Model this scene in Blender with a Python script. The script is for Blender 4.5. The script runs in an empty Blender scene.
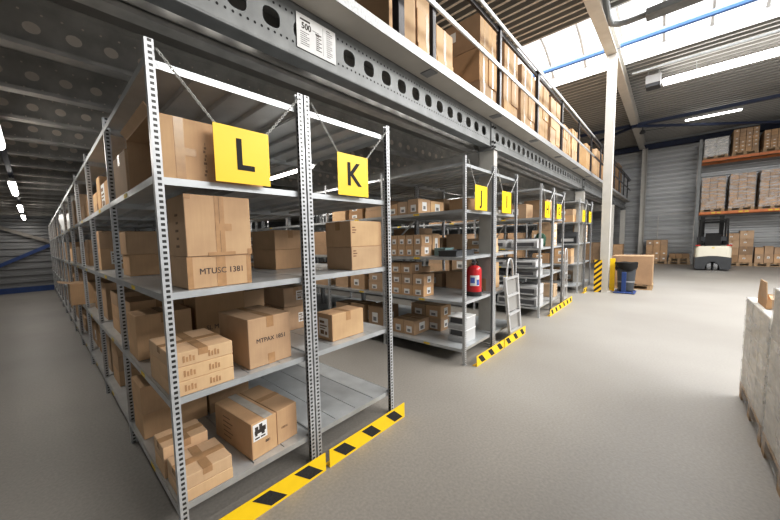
import bpy, bmesh, math, random
from mathutils import Vector, Matrix
random.seed(11)
PI = math.pi
scene = bpy.context.scene
COL = scene.collection

# ------------------------------------------------------------------ materials
def newmat(name):
    m = bpy.data.materials.new(name); m.use_nodes = True
    nt = m.node_tree
    return m, nt, nt.nodes['Principled BSDF']

def N(nt, kind, **kw):
    n = nt.nodes.new(kind)
    for k, v in kw.items(): setattr(n, k, v)
    return n

def ramp(nt, fac, stops):
    r = N(nt, 'ShaderNodeValToRGB')
    el = r.color_ramp.elements
    while len(el) < len(stops): el.new(0.5)
    for e, (p, c) in zip(el, stops):
        e.position = p; e.color = (*c, 1)
    nt.links.new(fac, r.inputs['Fac'])
    return r.outputs['Color']

def noise(nt, scale, coord='Object', detail=3, stretch=None):
    tc = N(nt, 'ShaderNodeTexCoord')
    n = N(nt, 'ShaderNodeTexNoise'); n.inputs['Scale'].default_value = scale; n.inputs['Detail'].default_value = detail
    if stretch:
        mp = N(nt, 'ShaderNodeMapping'); mp.inputs['Scale'].default_value = stretch
        nt.links.new(tc.outputs[coord], mp.inputs['Vector']); nt.links.new(mp.outputs['Vector'], n.inputs['Vector'])
    else:
        nt.links.new(tc.outputs[coord], n.inputs['Vector'])
    return n.outputs['Fac']

def plain(name, col, rough=0.5, metal=0.0, var=0.12, scale=6.0, emit=None, spec=None, coord='Object', stretch=None, bump=0.0):
    m, nt, b = newmat(name)
    f = noise(nt, scale, coord, 4, stretch)
    lo = tuple(c * (1 - var) for c in col); hi = tuple(min(1, c * (1 + var)) for c in col)
    nt.links.new(ramp(nt, f, [(0.3, lo), (0.7, hi)]), b.inputs['Base Color'])
    b.inputs['Roughness'].default_value = rough
    b.inputs['Metallic'].default_value = metal
    if spec is not None: b.inputs['Specular IOR Level'].default_value = spec
    if emit:
        b.inputs['Emission Color'].default_value = (*emit[0], 1); b.inputs['Emission Strength'].default_value = emit[1]
    if bump:
        bp = N(nt, 'ShaderNodeBump'); bp.inputs['Strength'].default_value = bump; bp.inputs['Distance'].default_value = 0.01
        nt.links.new(f, bp.inputs['Height']); nt.links.new(bp.outputs['Normal'], b.inputs['Normal'])
    return m

M = {}
def cardboard(name, base, spread=0.16):
    m, nt, b = newmat(name)
    oi = N(nt, 'ShaderNodeObjectInfo')
    f = noise(nt, 5.0, 'Object', 5)
    f2 = noise(nt, 90.0, 'Object', 2, (1, 1, 0.06))
    c1 = ramp(nt, f, [(0.3, tuple(c * 0.88 for c in base)), (0.7, tuple(c * 1.08 for c in base))])
    hv = N(nt, 'ShaderNodeHueSaturation')
    mr = N(nt, 'ShaderNodeMapRange'); mr.inputs['To Min'].default_value = 1 - spread; mr.inputs['To Max'].default_value = 1 + spread * 0.6
    nt.links.new(oi.outputs['Random'], mr.inputs['Value']); nt.links.new(mr.outputs['Result'], hv.inputs['Value'])
    mr2 = N(nt, 'ShaderNodeMapRange'); mr2.inputs['To Min'].default_value = 0.9; mr2.inputs['To Max'].default_value = 1.06
    nt.links.new(oi.outputs['Random'], mr2.inputs['Value']); nt.links.new(mr2.outputs['Result'], hv.inputs['Saturation'])
    nt.links.new(c1, hv.inputs['Color'])
    mx = N(nt, 'ShaderNodeMix', data_type='RGBA', blend_type='MULTIPLY'); mx.inputs['Factor'].default_value = 0.12
    nt.links.new(hv.outputs['Color'], mx.inputs['A']); nt.links.new(f2, mx.inputs['B'])
    nt.links.new(mx.outputs['Result'], b.inputs['Base Color'])
    b.inputs['Roughness'].default_value = 0.75; b.inputs['Specular IOR Level'].default_value = 0.25
    return m
M['card'] = cardboard('cardboard', (0.58, 0.385, 0.23))
M['card_dark'] = cardboard('cardboard_inner', (0.43, 0.275, 0.155))
M['card_light'] = cardboard('cardboard_pale', (0.64, 0.445, 0.28))
M['tape'] = plain('packing_tape', (0.42, 0.26, 0.135), 0.25, 0, 0.12, 20)
M['tape_grey'] = plain('grey_tape', (0.50, 0.46, 0.41), 0.35, 0, 0.1, 20)
M['ink'] = plain('ink', (0.055, 0.045, 0.04), 0.7, 0, 0.1, 30)
M['ink_soft'] = plain('faded_ink', (0.20, 0.125, 0.07), 0.8, 0, 0.3, 60)
M['paper'] = plain('paper', (0.80, 0.79, 0.77), 0.6, 0, 0.04, 12)
M['white_card'] = cardboard('white_carton', (0.80, 0.78, 0.74), 0.08)
M['galv'] = plain('galvanised_steel', (0.43, 0.445, 0.45), 0.34, 0.45, 0.18, 24)
M['shelf'] = plain('shelf_steel', (0.52, 0.54, 0.55), 0.32, 0.4, 0.12, 5)
M['beam'] = plain('beam_steel', (0.195, 0.20, 0.198), 0.48, 0.3, 0.16, 6)
M['joist'] = plain('joist_steel', (0.46, 0.445, 0.415), 0.42, 0.3, 0.2, 6)
M['joist_hole_lit'] = plain('joist_hole_lit', (0.78, 0.70, 0.62), 0.7, 0, 0.05, 7)  # pale fill paints the light seen through the joist holes
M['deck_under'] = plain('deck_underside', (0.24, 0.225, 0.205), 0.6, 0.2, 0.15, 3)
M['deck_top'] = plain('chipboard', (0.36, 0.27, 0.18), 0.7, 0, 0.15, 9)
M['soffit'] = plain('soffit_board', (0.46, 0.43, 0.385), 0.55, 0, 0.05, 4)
M['edge'] = plain('deck_edge_steel', (0.36, 0.365, 0.365), 0.4, 0.4, 0.25, 60)
M['cream_steel'] = plain('painted_column', (0.50, 0.48, 0.44), 0.5, 0, 0.06, 4)
M['blue'] = plain('blue_steel', (0.025, 0.06, 0.20), 0.45, 0.1, 0.12, 6)
M['blue_bright'] = plain('bright_blue_steel', (0.055, 0.115, 0.25), 0.45, 0, 0.08, 6)
M['navy'] = plain('dark_blue_steel', (0.014, 0.024, 0.06), 0.5, 0.1, 0.15, 6)
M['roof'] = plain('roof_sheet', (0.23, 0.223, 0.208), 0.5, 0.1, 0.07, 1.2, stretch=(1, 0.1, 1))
M['roof_rib_lit'] = plain('roof_sheet_lower_lit', (0.40, 0.39, 0.365), 0.45, 0.1, 0.07, 1.2, stretch=(1, 0.1, 1))  # lighter lower flanges; paints the pans between them as shaded
M['wall_dim'] = plain('back_wall_sheet_dim', (0.23, 0.235, 0.24), 0.42, 0.3, 0.14, 1.0, stretch=(0.3, 0.3, 3))  # same sheet as the far wall, darkened to paint the dim aisle end
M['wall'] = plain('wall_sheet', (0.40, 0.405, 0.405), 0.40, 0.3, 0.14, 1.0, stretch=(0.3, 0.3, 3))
M['yellow'] = plain('yellow_paint', (0.95, 0.60, 0.006), 0.4, 0, 0.05, 8)
M['sign_yellow'] = plain('sign_yellow', (0.95, 0.62, 0.006), 0.45, 0, 0.03, 5)
M['sticker'] = plain('yellow_sticker', (0.75, 0.55, 0.05), 0.5, 0, 0.3, 60)
M['black'] = plain('black_paint', (0.014, 0.013, 0.012), 0.6, 0, 0.2, 12, spec=0.2)
M['grip'] = plain('anti_slip', (0.022, 0.020, 0.018), 0.9, 0, 0.5, 90)
M['rubber'] = plain('rubber', (0.03, 0.03, 0.032), 0.7, 0, 0.2, 14)
M['tyre'] = plain('grey_tyre', (0.20, 0.20, 0.20), 0.6, 0, 0.2, 10)
M['rail_dark'] = plain('dark_rail', (0.030, 0.028, 0.030), 0.4, 0.3, 0.2, 12)
M['orange'] = plain('orange_beam', (0.60, 0.19, 0.05), 0.45, 0, 0.12, 7)
M['wood'] = plain('pallet_wood', (0.42, 0.29, 0.17), 0.8, 0, 0.25, 9, stretch=(1, 6, 1))
M['cream'] = plain('cream_body', (0.74, 0.69, 0.56), 0.32, 0, 0.04, 4)
M['charcoal'] = plain('charcoal_plastic', (0.045, 0.047, 0.05), 0.45, 0, 0.12, 8)
M['bin'] = plain('bin_plastic', (0.045, 0.05, 0.058), 0.5, 0, 0.15, 8)
M['red'] = plain('red_paint', (0.55, 0.025, 0.03), 0.28, 0, 0.06, 6)
M['device'] = plain('device_grey', (0.50, 0.50, 0.50), 0.5, 0, 0.05, 6)
M['device_dark'] = plain('device_dark', (0.09, 0.09, 0.095), 0.45, 0, 0.1, 6)
M['ladder_panel'] = plain('ladder_panel', (0.30, 0.29, 0.275), 0.5, 0, 0.06, 6)
M['chain'] = plain('zinc_chain', (0.62, 0.62, 0.60), 0.35, 0.1, 0.1, 40)
M['alu'] = plain('aluminium', (0.62, 0.62, 0.62), 0.35, 0.5, 0.08, 10)
M['green'] = plain('green_canvas', (0.012, 0.07, 0.035), 0.7, 0, 0.3, 20)
M['tealgrey'] = plain('teal_plastic', (0.22, 0.34, 0.34), 0.5, 0, 0.2, 20)
M['blue_label'] = plain('blue_label', (0.08, 0.14, 0.45), 0.5, 0, 0.3, 40)
M['lens_red'] = plain('tail_lens', (0.45, 0.03, 0.02), 0.25, 0, 0.1, 20)
M['bag'] = plain('white_bag', (0.75, 0.75, 0.74), 0.5, 0, 0.08, 14, bump=0.6)
M['tube'] = plain('lamp_tube', (1, 1, 1), 0.4, 0, 0, 2, emit=((1.0, 0.96, 0.90), 14.0))
M['tube_hall'] = plain('hall_lamp_tube', (1, 1, 1), 0.4, 0, 0, 2, emit=((1.0, 0.98, 0.95), 9.0))
M['sky_pane'] = plain('opal_pane', (0.9, 0.92, 0.95), 0.4, 0, 0.02, 1, emit=((0.95, 0.975, 1.0), 1.1))  # emission stands in for daylight coming through the pane
M['kerb'] = plain('white_kerb', (0.85, 0.86, 0.87), 0.5, 0, 0.03, 3)

def concrete():
    m, nt, b = newmat('concrete_floor')
    f = noise(nt, 0.5, 'Object', 9); f2 = noise(nt, 55, 'Object', 6)
    c = ramp(nt, f, [(0.3, (0.262, 0.243, 0.218)), (0.72, (0.33, 0.309, 0.28))])
    c2 = ramp(nt, f2, [(0.3, (0.82, 0.82, 0.82)), (0.7, (1.03, 1.03, 1.03))])
    mx = N(nt, 'ShaderNodeMix', data_type='RGBA', blend_type='MULTIPLY'); mx.inputs['Factor'].default_value = 1
    nt.links.new(c, mx.inputs['A']); nt.links.new(c2, mx.inputs['B'])
    nt.links.new(mx.outputs['Result'], b.inputs['Base Color'])
    mr = N(nt, 'ShaderNodeMapRange'); mr.inputs['To Min'].default_value = 0.40; mr.inputs['To Max'].default_value = 0.58
    nt.links.new(f2, mr.inputs['Value']); nt.links.new(mr.outputs['Result'], b.inputs['Roughness'])
    bp = N(nt, 'ShaderNodeBump'); bp.inputs['Strength'].default_value = 0.10; bp.inputs['Distance'].default_value = 0.003
    nt.links.new(f2, bp.inputs['Height']); nt.links.new(bp.outputs['Normal'], b.inputs['Normal'])
    return m
M['floor'] = concrete()

def slotted(name, base, x0, x1, pitch=0.0270, duty=0.5):
    m, nt, b = newmat(name)
    tc = N(nt, 'ShaderNodeTexCoord'); sp = N(nt, 'ShaderNodeSeparateXYZ'); sn = N(nt, 'ShaderNodeSeparateXYZ')
    nt.links.new(tc.outputs['Object'], sp.inputs[0]); nt.links.new(tc.outputs['Normal'], sn.inputs[0])
    def mt(op, a, bb=None):
        n = N(nt, 'ShaderNodeMath', operation=op)
        for i, v in enumerate([a, bb]):
            if v is None: continue
            if isinstance(v, (int, float)): n.inputs[i].default_value = v
            else: nt.links.new(v, n.inputs[i])
        return n.outputs[0]
    fr = mt('FRACT', mt('DIVIDE', sp.outputs['Z'], pitch))
    a = mt('LESS_THAN', fr, duty)
    cx = (x0 + x1) / 2
    bx = mt('LESS_THAN', mt('ABSOLUTE', mt('SUBTRACT', sp.outputs['X'], cx)), (x1 - x0) / 2)
    ny = mt('GREATER_THAN', mt('ABSOLUTE', sn.outputs['Y']), 0.5)
    mask = mt('MULTIPLY', mt('MULTIPLY', a, bx), ny)
    f = noise(nt, 20, 'Object', 3)
    c = ramp(nt, f, [(0.3, tuple(v * 0.85 for v in base)), (0.7, tuple(v * 1.12 for v in base))])
    mx = N(nt, 'ShaderNodeMix', data_type='RGBA')
    nt.links.new(mask, mx.inputs['Factor']); nt.links.new(c, mx.inputs['A']); mx.inputs['B'].default_value = (0.02, 0.018, 0.016, 1)
    nt.links.new(mx.outputs['Result'], b.inputs['Base Color'])
    b.inputs['Roughness'].default_value = 0.38
    me = mt('MULTIPLY', mt('SUBTRACT', 1.0, mask), 0.3)
    nt.links.new(me, b.inputs['Metallic'])
    return m
M['upright_l'] = slotted('slotted_upright_left', (0.52, 0.53, 0.54), 0.013, 0.031)
M['upright_r'] = slotted('slotted_upright_right', (0.52, 0.53, 0.54), -0.031, -0.013)

def hazard():
    m, nt, b = newmat('hazard_stripes')
    tc = N(nt, 'ShaderNodeTexCoord'); sp = N(nt, 'ShaderNodeSeparateXYZ')
    nt.links.new(tc.outputs['Object'], sp.inputs[0])
    ad = N(nt, 'ShaderNodeMath', operation='ADD'); nt.links.new(sp.outputs['Y'], ad.inputs[0]); nt.links.new(sp.outputs['Z'], ad.inputs[1])
    dv = N(nt, 'ShaderNodeMath', operation='DIVIDE'); nt.links.new(ad.outputs[0], dv.inputs[0]); dv.inputs[1].default_value = 0.145
    fr = N(nt, 'ShaderNodeMath', operation='FRACT'); nt.links.new(dv.outputs[0], fr.inputs[0])
    gt = N(nt, 'ShaderNodeMath', operation='GREATER_THAN'); nt.links.new(fr.outputs[0], gt.inputs[0]); gt.inputs[1].default_value = 0.52
    nt.links.new(ramp(nt, gt.outputs[0], [(0.0, (0.90, 0.55, 0.015)), (1.0, (0.02, 0.018, 0.016))]), b.inputs['Base Color'])
    b.inputs['Roughness'].default_value = 0.5
    return m
M['hazard'] = hazard()

def wrapmat():
    m, nt, b = newmat('stretch_wrap')
    out = [n for n in nt.nodes if n.type == 'OUTPUT_MATERIAL'][0]
    tr = N(nt, 'ShaderNodeBsdfTransparent'); mx = N(nt, 'ShaderNodeMixShader')
    f = noise(nt, 3.5, 'Object', 6, (1, 1, 3.5))
    mr = N(nt, 'ShaderNodeMapRange'); mr.inputs['From Min'].default_value = 0.35; mr.inputs['From Max'].default_value = 0.75
    mr.inputs['To Min'].default_value = 0.08; mr.inputs['To Max'].default_value = 0.62
    nt.links.new(f, mr.inputs['Value']); nt.links.new(mr.outputs['Result'], mx.inputs['Fac'])
    b.inputs['Base Color'].default_value = (0.80, 0.80, 0.80, 1); b.inputs['Roughness'].default_value = 0.25
    nt.links.new(tr.outputs[0], mx.inputs[1]); nt.links.new(b.outputs[0], mx.inputs[2])
    nt.links.new(mx.outputs[0], out.inputs['Surface'])
    return m
M['wrap'] = wrapmat()

# ------------------------------------------------------------------ mesh helpers
class MB:
    def __init__(s): s.v = []; s.f = []; s.mi = []
    def add(s, vs, fs, mi=0):
        o = len(s.v); s.v += [tuple(p) for p in vs]
        s.f += [tuple(o + i for i in f) for f in fs]; s.mi += [mi] * len(fs)
    def box(s, x0, x1, y0, y1, z0, z1, mi=0, c=0.0):
        if x1 < x0: x0, x1 = x1, x0
        if y1 < y0: y0, y1 = y1, y0
        if z1 < z0: z0, z1 = z1, z0
        c = min(c, (x1 - x0) / 3, (y1 - y0) / 3, (z1 - z0) / 3)
        if c <= 0:
            s.add([(x0,y0,z0),(x1,y0,z0),(x1,y1,z0),(x0,y1,z0),(x0,y0,z1),(x1,y0,z1),(x1,y1,z1),(x0,y1,z1)],
                  [(0,3,2,1),(4,5,6,7),(0,1,5,4),(1,2,6,5),(2,3,7,6),(3,0,4,7)], mi); return
        X = (x0, x1); Y = (y0, y1); Z = (z0, z1)
        vs = []; idx = {}
        for i in (0, 1):
            for j in (0, 1):
                for k in (0, 1):
                    sx, sy, sz = (c if i == 0 else -c), (c if j == 0 else -c), (c if k == 0 else -c)
                    idx[i,j,k,'x'] = len(vs); vs.append((X[i], Y[j]+sy, Z[k]+sz))
                    idx[i,j,k,'y'] = len(vs); vs.append((X[i]+sx, Y[j], Z[k]+sz))
                    idx[i,j,k,'z'] = len(vs); vs.append((X[i]+sx, Y[j]+sy, Z[k]))
        fs = []
        def q(*a): fs.append(tuple(idx[t] for t in a))
        for i in (0, 1):
            q(*[(i,j,k,'x') for j,k in ((0,0),(1,0),(1,1),(0,1))][::1 if i else -1])
            q(*[(j,i,k,'y') for j,k in ((0,0),(1,0),(1,1),(0,1))][::-1 if i else 1])
            q(*[(j,k,i,'z') for j,k in ((0,0),(1,0),(1,1),(0,1))][::1 if i else -1])
            for j in (0, 1):
                q((i,j,0,'x'),(i,j,1,'x'),(i,j,1,'y'),(i,j,0,'y'))
                q((i,0,j,'x'),(i,1,j,'x'),(i,1,j,'z'),(i,0,j,'z'))
                q((0,i,j,'y'),(1,i,j,'y'),(1,i,j,'z'),(0,i,j,'z'))
                for k in (0, 1): q((i,j,k,'x'),(i,j,k,'y'),(i,j,k,'z'))
        s.add(vs, fs, mi)
    def prism(s, poly, a0, a1, axis='z', mi=0):
        n = len(poly)
        def P(u, v, a): return {'z': (u, v, a), 'x': (a, u, v), 'y': (u, a, v)}[axis]
        vs = [P(u, v, a0) for u, v in poly] + [P(u, v, a1) for u, v in poly]
        fs = [tuple(range(n))[::-1], tuple(range(n, 2 * n))] + [(i, (i + 1) % n, n + (i + 1) % n, n + i) for i in range(n)]
        s.add(vs, fs, mi)
    def tube(s, pts, r, n=8, mi=0, closed=False):
        pts = [Vector(p) for p in pts]; rings = []; m = len(pts)
        up0 = None
        for i, p in enumerate(pts):
            if closed: d = pts[(i + 1) % m] - pts[i - 1]
            else: d = pts[min(i + 1, m - 1)] - pts[max(i - 1, 0)]
            d.normalize()
            if up0 is None: up0 = Vector((0, 0, 1)) if abs(d.z) < 0.9 else Vector((1, 0, 0))
            a = d.cross(up0)
            if a.length < 1e-4: a = d.cross(Vector((0.3, 1, 0.2)))
            a.normalize(); b = a.cross(d).normalized(); up0 = b
            rings.append([p + (a * math.cos(t) + b * math.sin(t)) * r for t in [2 * PI * k / n for k in range(n)]])
        vs = [q for rg in rings for q in rg]; fs = []
        for i in range(m if closed else m - 1):
            j = (i + 1) % m
            for k in range(n): fs.append((i*n+k, i*n+(k+1)%n, j*n+(k+1)%n, j*n+k))
        if not closed: fs += [tuple(range(n))[::-1], tuple((m-1)*n + k for k in range(n))]
        s.add(vs, fs, mi)
    def lathe(s, prof, n=20, c=(0,0,0), mi=0, axis='z'):
        vs = []; m = len(prof)
        for r, z in prof:
            for k in range(n):
                t = 2 * PI * k / n; a, b = r * math.cos(t), r * math.sin(t)
                p = {'z': (a, b, z), 'x': (z, a, b), 'y': (a, z, b)}[axis]
                vs.append((p[0]+c[0], p[1]+c[1], p[2]+c[2]))
        fs = [tuple(range(n))[::-1], tuple((m-1)*n + k for k in range(n))]
        for i in range(m - 1):
            for k in range(n): fs.append((i*n+k, i*n+(k+1)%n, (i+1)*n+(k+1)%n, (i+1)*n+k))
        s.add(vs, fs, mi)
    def bar(s, p, q, w, h, mi=0):
        p, q = Vector(p), Vector(q); d = (q - p).normalized()
        up = Vector((0, 0, 1)) if abs(d.z) < 0.95 else Vector((1, 0, 0))
        a = d.cross(up).normalized(); b = a.cross(d).normalized()
        a *= w / 2; b *= h / 2
        vs = [e + x for e in (p, q) for x in (-a - b, a - b, a + b, -a + b)]
        s.add(vs, [(0,3,2,1),(4,5,6,7),(0,1,5,4),(1,2,6,5),(2,3,7,6),(3,0,4,7)], mi)
    def mesh(s, name, mats, smooth=False):
        me = bpy.data.meshes.new(name)
        me.from_pydata(s.v, [], s.f)
        for m in (mats if isinstance(mats, (list, tuple)) else [mats]): me.materials.append(m)
        me.polygons.foreach_set('material_index', s.mi)
        bm = bmesh.new(); bm.from_mesh(me); bmesh.ops.recalc_face_normals(bm, faces=bm.faces); bm.to_mesh(me); bm.free()
        if smooth:
            me.polygons.foreach_set('use_smooth', [True] * len(me.polygons))
            try: me.set_sharp_from_angle(angle=math.radians(35))
            except Exception: pass
        return me
    def obj(s, name, mats, parent=None, loc=(0,0,0), rotz=0, smooth=False):
        return link(name, s.mesh(name, mats, smooth), parent, loc, rotz)

def link(name, me, parent=None, loc=(0,0,0), rotz=0):
    o = bpy.data.objects.new(name, me); COL.objects.link(o)
    o.location = loc; o.rotation_euler = (0, 0, rotz)
    if parent is not None: o.parent = parent
    return o
def tag(o, label, cat, group=None):
    o['label'] = label; o['category'] = cat
    if group: o['group'] = group
    return o
def thing(name, label, cat, loc=(0,0,0), rotz=0, group=None):
    return tag(link(name, None, None, loc, rotz), label, cat, group)
def struct(o):
    o['kind'] = 'structure'; return o
def copy_tree(o, parent=None):
    c = o.copy(); COL.objects.link(c)
    if parent is not None: c.parent = parent
    for ch in list(o.children): copy_tree(ch, c)
    return c

_text = {}
def text_mesh(body, size, mat, bold=0.0):
    key = (body, size, mat.name, bold)
    if key in _text: return _text[key]
    cu = bpy.data.curves.new('lettering', 'FONT'); cu.body = body; cu.size = size
    cu.align_x = 'CENTER'; cu.align_y = 'CENTER'; cu.offset = bold; cu.extrude = 0.0006; cu.resolution_u = 3
    ob = bpy.data.objects.new('lettering', cu); COL.objects.link(ob)
    dg = bpy.context.evaluated_depsgraph_get(); dg.update()
    me = bpy.data.meshes.new_from_object(ob.evaluated_get(dg)); me.name = 'lettering'
    me.materials.clear(); me.materials.append(mat)
    bpy.data.objects.remove(ob); bpy.data.curves.remove(cu)
    _text[key] = me
    return me
def put_text(name, body, size, mat, loc, face, parent, bold=0.0, roll=0.0):
    o = bpy.data.objects.new(name, text_mesh(body, size, mat, bold)); COL.objects.link(o)
    base = {'f': Matrix.Rotation(PI/2, 4, 'X'), 'l': Matrix.Rotation(-PI/2, 4, 'Z') @ Matrix.Rotation(PI/2, 4, 'X'),
            't': Matrix.Identity(4)}[face]
    o.matrix_world = Matrix.Translation(loc) @ base @ Matrix.Rotation(roll, 4, 'Z')
    mw = o.matrix_world.copy(); o.parent = parent; o.matrix_basis = mw
    return o

# ------------------------------------------------------------------ camera
CAMC = Vector((-0.446427417, -1.72138180, 1.54834149))
yaw, pit, rol = 0.772197194, -0.0835225195, -0.0291738978
Fv = Vector((math.sin(yaw)*math.cos(pit), math.cos(yaw)*math.cos(pit), math.sin(pit)))
R0 = Vector((math.cos(yaw), -math.sin(yaw), 0)); U0 = R0.cross(Fv)
Rv = R0*math.cos(rol) + U0*math.sin(rol); Uv = Rv.cross(Fv)
cam = bpy.data.cameras.new('camera'); co = bpy.data.objects.new('camera', cam); COL.objects.link(co)
mw = Matrix.Identity(4)
for i in range(3):
    mw[i][0] = Rv[i]; mw[i][1] = Uv[i]; mw[i][2] = -Fv[i]; mw[i][3] = CAMC[i]
co.matrix_world = mw
cam.sensor_width = 36; cam.lens = 318.298549*36/780
cam.shift_x = (390-346.52659774)/780; cam.shift_y = (267.89299635-260)/780
cam.clip_start = 0.02; cam.clip_end = 200
scene.camera = co

# ------------------------------------------------------------------ setting
XW, YB, XL, YR = 22.35, 15.15, -4.2, -9.0       # far wall, back wall, open ends
def roof_z(x): return 6.42 - 0.027*abs(x - 10.4)
b = MB(); b.box(XL-4, XW+0.4, YR-4, YB+0.4, -0.2, 0); struct(b.obj('floor', M['floor']))

def corrugated(name, u0, u1, z0, z1, place, mat, pitch=0.2, depth=0.032):
    """horizontal trapezoid sheeting; place(u, z, d) -> point"""
    prof = []; z = z0
    while z < z1:
        for dz, d in ((0, 0), (pitch*0.38, 0), (pitch*0.5, depth), (pitch*0.88, depth)):
            if z + dz <= z1: prof.append((z + dz, d))
        z += pitch
    prof.append((z1, 0))
    m = MB(); vs = [place(u, zz, d) for zz, d in prof for u in (u0, u1)]
    m.add(vs, [(2*i, 2*i+1, 2*i+3, 2*i+2) for i in range(len(prof)-1)])
    m.add([place(u0, z0, -0.06), place(u1, z0, -0.06), place(u1, z1, -0.06), place(u0, z1, -0.06)], [(0,1,2,3)])
    return struct(m.obj(name, mat))
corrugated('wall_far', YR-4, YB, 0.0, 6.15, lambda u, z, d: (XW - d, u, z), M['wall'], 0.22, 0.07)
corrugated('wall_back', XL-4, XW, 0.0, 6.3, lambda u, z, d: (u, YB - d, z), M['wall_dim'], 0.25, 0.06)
b = MB(); b.box(XL-0.3, XL-0.2, YR-4, YB, 0, 6.3); struct(b.obj('wall_left', M['wall']))
b = MB(); b.box(XL, XW, YB-0.12, YB-0.05, 0, 0.2); struct(b.obj('baseboard_back', M['blue']))
b = MB(); b.box(XW-0.1, XW-0.04, YR, YB, 0, 0.12); struct(b.obj('baseboard_far', M['wall']))
b = MB(); b.box(XW-0.28, XW-0.05, YR-4, YB, 5.72, 5.98, c=0.02); struct(b.obj('trim_1', M['navy']))

# roof sheeting: ridges along Y
SX0, SX1, SY0, SY1 = 8.85, 12.05, YR-4, 7.0
def roof_part(name, x0, x1, y0, y1, pitch=0.25, dep=0.12):
    prof = []; x = x0
    while x < x1 - 1e-6:
        for dx, d in ((0, 0), (pitch*0.28, 0), (pitch*0.42, dep), (pitch*0.86, dep)):
            if x + dx < x1: prof.append((x + dx, d))
        x += pitch
    prof.append((x1, 0))
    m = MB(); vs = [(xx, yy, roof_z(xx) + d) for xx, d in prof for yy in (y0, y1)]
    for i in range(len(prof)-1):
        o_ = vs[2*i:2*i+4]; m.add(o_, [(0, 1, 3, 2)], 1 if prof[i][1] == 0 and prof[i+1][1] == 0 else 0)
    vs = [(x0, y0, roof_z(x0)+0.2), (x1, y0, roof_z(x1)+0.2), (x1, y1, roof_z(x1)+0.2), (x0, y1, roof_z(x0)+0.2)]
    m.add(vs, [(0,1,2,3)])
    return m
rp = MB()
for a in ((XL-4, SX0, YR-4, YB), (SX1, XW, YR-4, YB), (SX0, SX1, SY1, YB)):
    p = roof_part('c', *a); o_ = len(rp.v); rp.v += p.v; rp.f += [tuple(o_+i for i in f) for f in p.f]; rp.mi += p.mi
struct(rp.obj('ceiling', [M['roof'], M['roof_rib_lit']]))

# skylight: barrel vault on white kerbs
sk = struct(link('window_1', None))
KZ = 0.30
zk = roof_z(SX0) + KZ
m = MB(); NS = 14; arc = []
for i in range(NS + 1):
    t = i / NS; arc.append((SX0 + (SX1-SX0)*t, zk + 0.62*math.sin(PI*t)**0.85))
vs = [(x, y, z) for x, z in arc for y in (SY0, SY1)]
m.add(vs, [(2*i, 2*i+1, 2*i+3, 2*i+2) for i in range(NS)])
m.obj('pane', M['sky_pane'], sk, smooth=True)
m = MB()
m.box(SX0-0.03, SX0, SY0, SY1, roof_z(SX0)-0.02, zk); m.box(SX1, SX1+0.03, SY0, SY1, roof_z(SX1)-0.02, zk)
m.box(SX0, SX1, SY1, SY1+0.04, roof_z(SX0)-0.02, zk+0.65)
m.obj('kerb', M['kerb'], sk)
y = 0.36 + 0.85*7
while y > SY0:
    m = MB(); m.tube([(x, y, z-0.03) for x, z in arc], 0.032, 6); m.obj('glazing_bar', M['joist'], sk); y -= 0.85
m = MB(); m.tube([(10.9, SY0, roof_z(10.4)+0.02), (10.9, SY1, roof_z(10.4)+0.02)], 0.075, 8); struct(m.obj('trim_2', M['blue_bright']))

# ------------------------------------------------------------------ hall frame
def ibeam_x(m, x0, x1, yc, zf, w, h, tf=0.02, tw=0.012):
    """I section along X, top following zf(x)"""
    for (y0, y1, d0, d1) in ((yc-w/2, yc+w/2, 0, tf), (yc-w/2, yc+w/2, h-tf, h), (yc-tw/2, yc+tw/2, tf, h-tf)):
        vs = []
        for x in (x0, x1):
            vs += [(x, y0, zf(x)-d1), (x, y1, zf(x)-d1), (x, y1, zf(x)-d0), (x, y0, zf(x)-d0)]
        m.add(vs, [(0,3,2,1),(4,5,6,7),(0,1,5,4),(1,2,6,5),(2,3,7,6),(3,0,4,7)])
def hcol(m, x0, x1, y0, y1, z0, z1, tf=0.016, tw=0.01):
    """H column; flanges face -Y / +Y"""
    m.box(x0, x1, y0, y0+tf, z0, z1); m.box(x0, x1, y1-tf, y1, z0, z1)
    xc = (x0+x1)/2; m.box(xc-tw/2, xc+tw/2, y0+tf, y1-tf, z0, z1)
t = thing('roof_rafter', 'long cream steel roof rafter crossing the skylight, resting on the big cream column', 'roof beam', (10.4, -0.45, 6.0))
m = MB()
rz = lambda x: roof_z(x) - 0.015
ibeam_x(m, 3.0-10.4, 0, 0, lambda x: rz(x+10.4)-6.0, 0.22, 0.34)
ibeam_x(m, 0, XW-0.3-10.4, 0, lambda x: rz(x+10.4)-6.0, 0.22, 0.34)
m.obj('beam', M['cream_steel'], t)
t = thing('steel_column', 'big cream steel column in front of the upper deck railing, beside the bin', 'column', (10.45, -0.46, 0))
m = MB(); m.box(-0.09, 0.11, -0.09, -0.074, 0.02, 6.05); m.box(-0.09, 0.11, 0.074, 0.09, 0.02, 6.05); m.box(-0.09, -0.075, -0.074, 0.074, 0.02, 6.05)
m.obj('shaft', M['cream_steel'], t)
m = MB(); m.box(-0.15, 0.17, -0.15, 0.15, 0, 0.02); m.obj('base_plate', M['cream_steel'], t)
t = thing('steel_column', 'cream steel column standing against the far corrugated wall', 'column', (21.95, -0.56, 0))
m = MB(); hcol(m, -0.12, 0.12, -0.1, 0.1, 0.02, 5.75); m.obj('shaft', M['cream_steel'], t)
m = MB(); m.box(-0.15, 0.15, -0.14, 0.14, 0, 0.02); m.obj('base_plate', M['cream_steel'], t)

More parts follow.
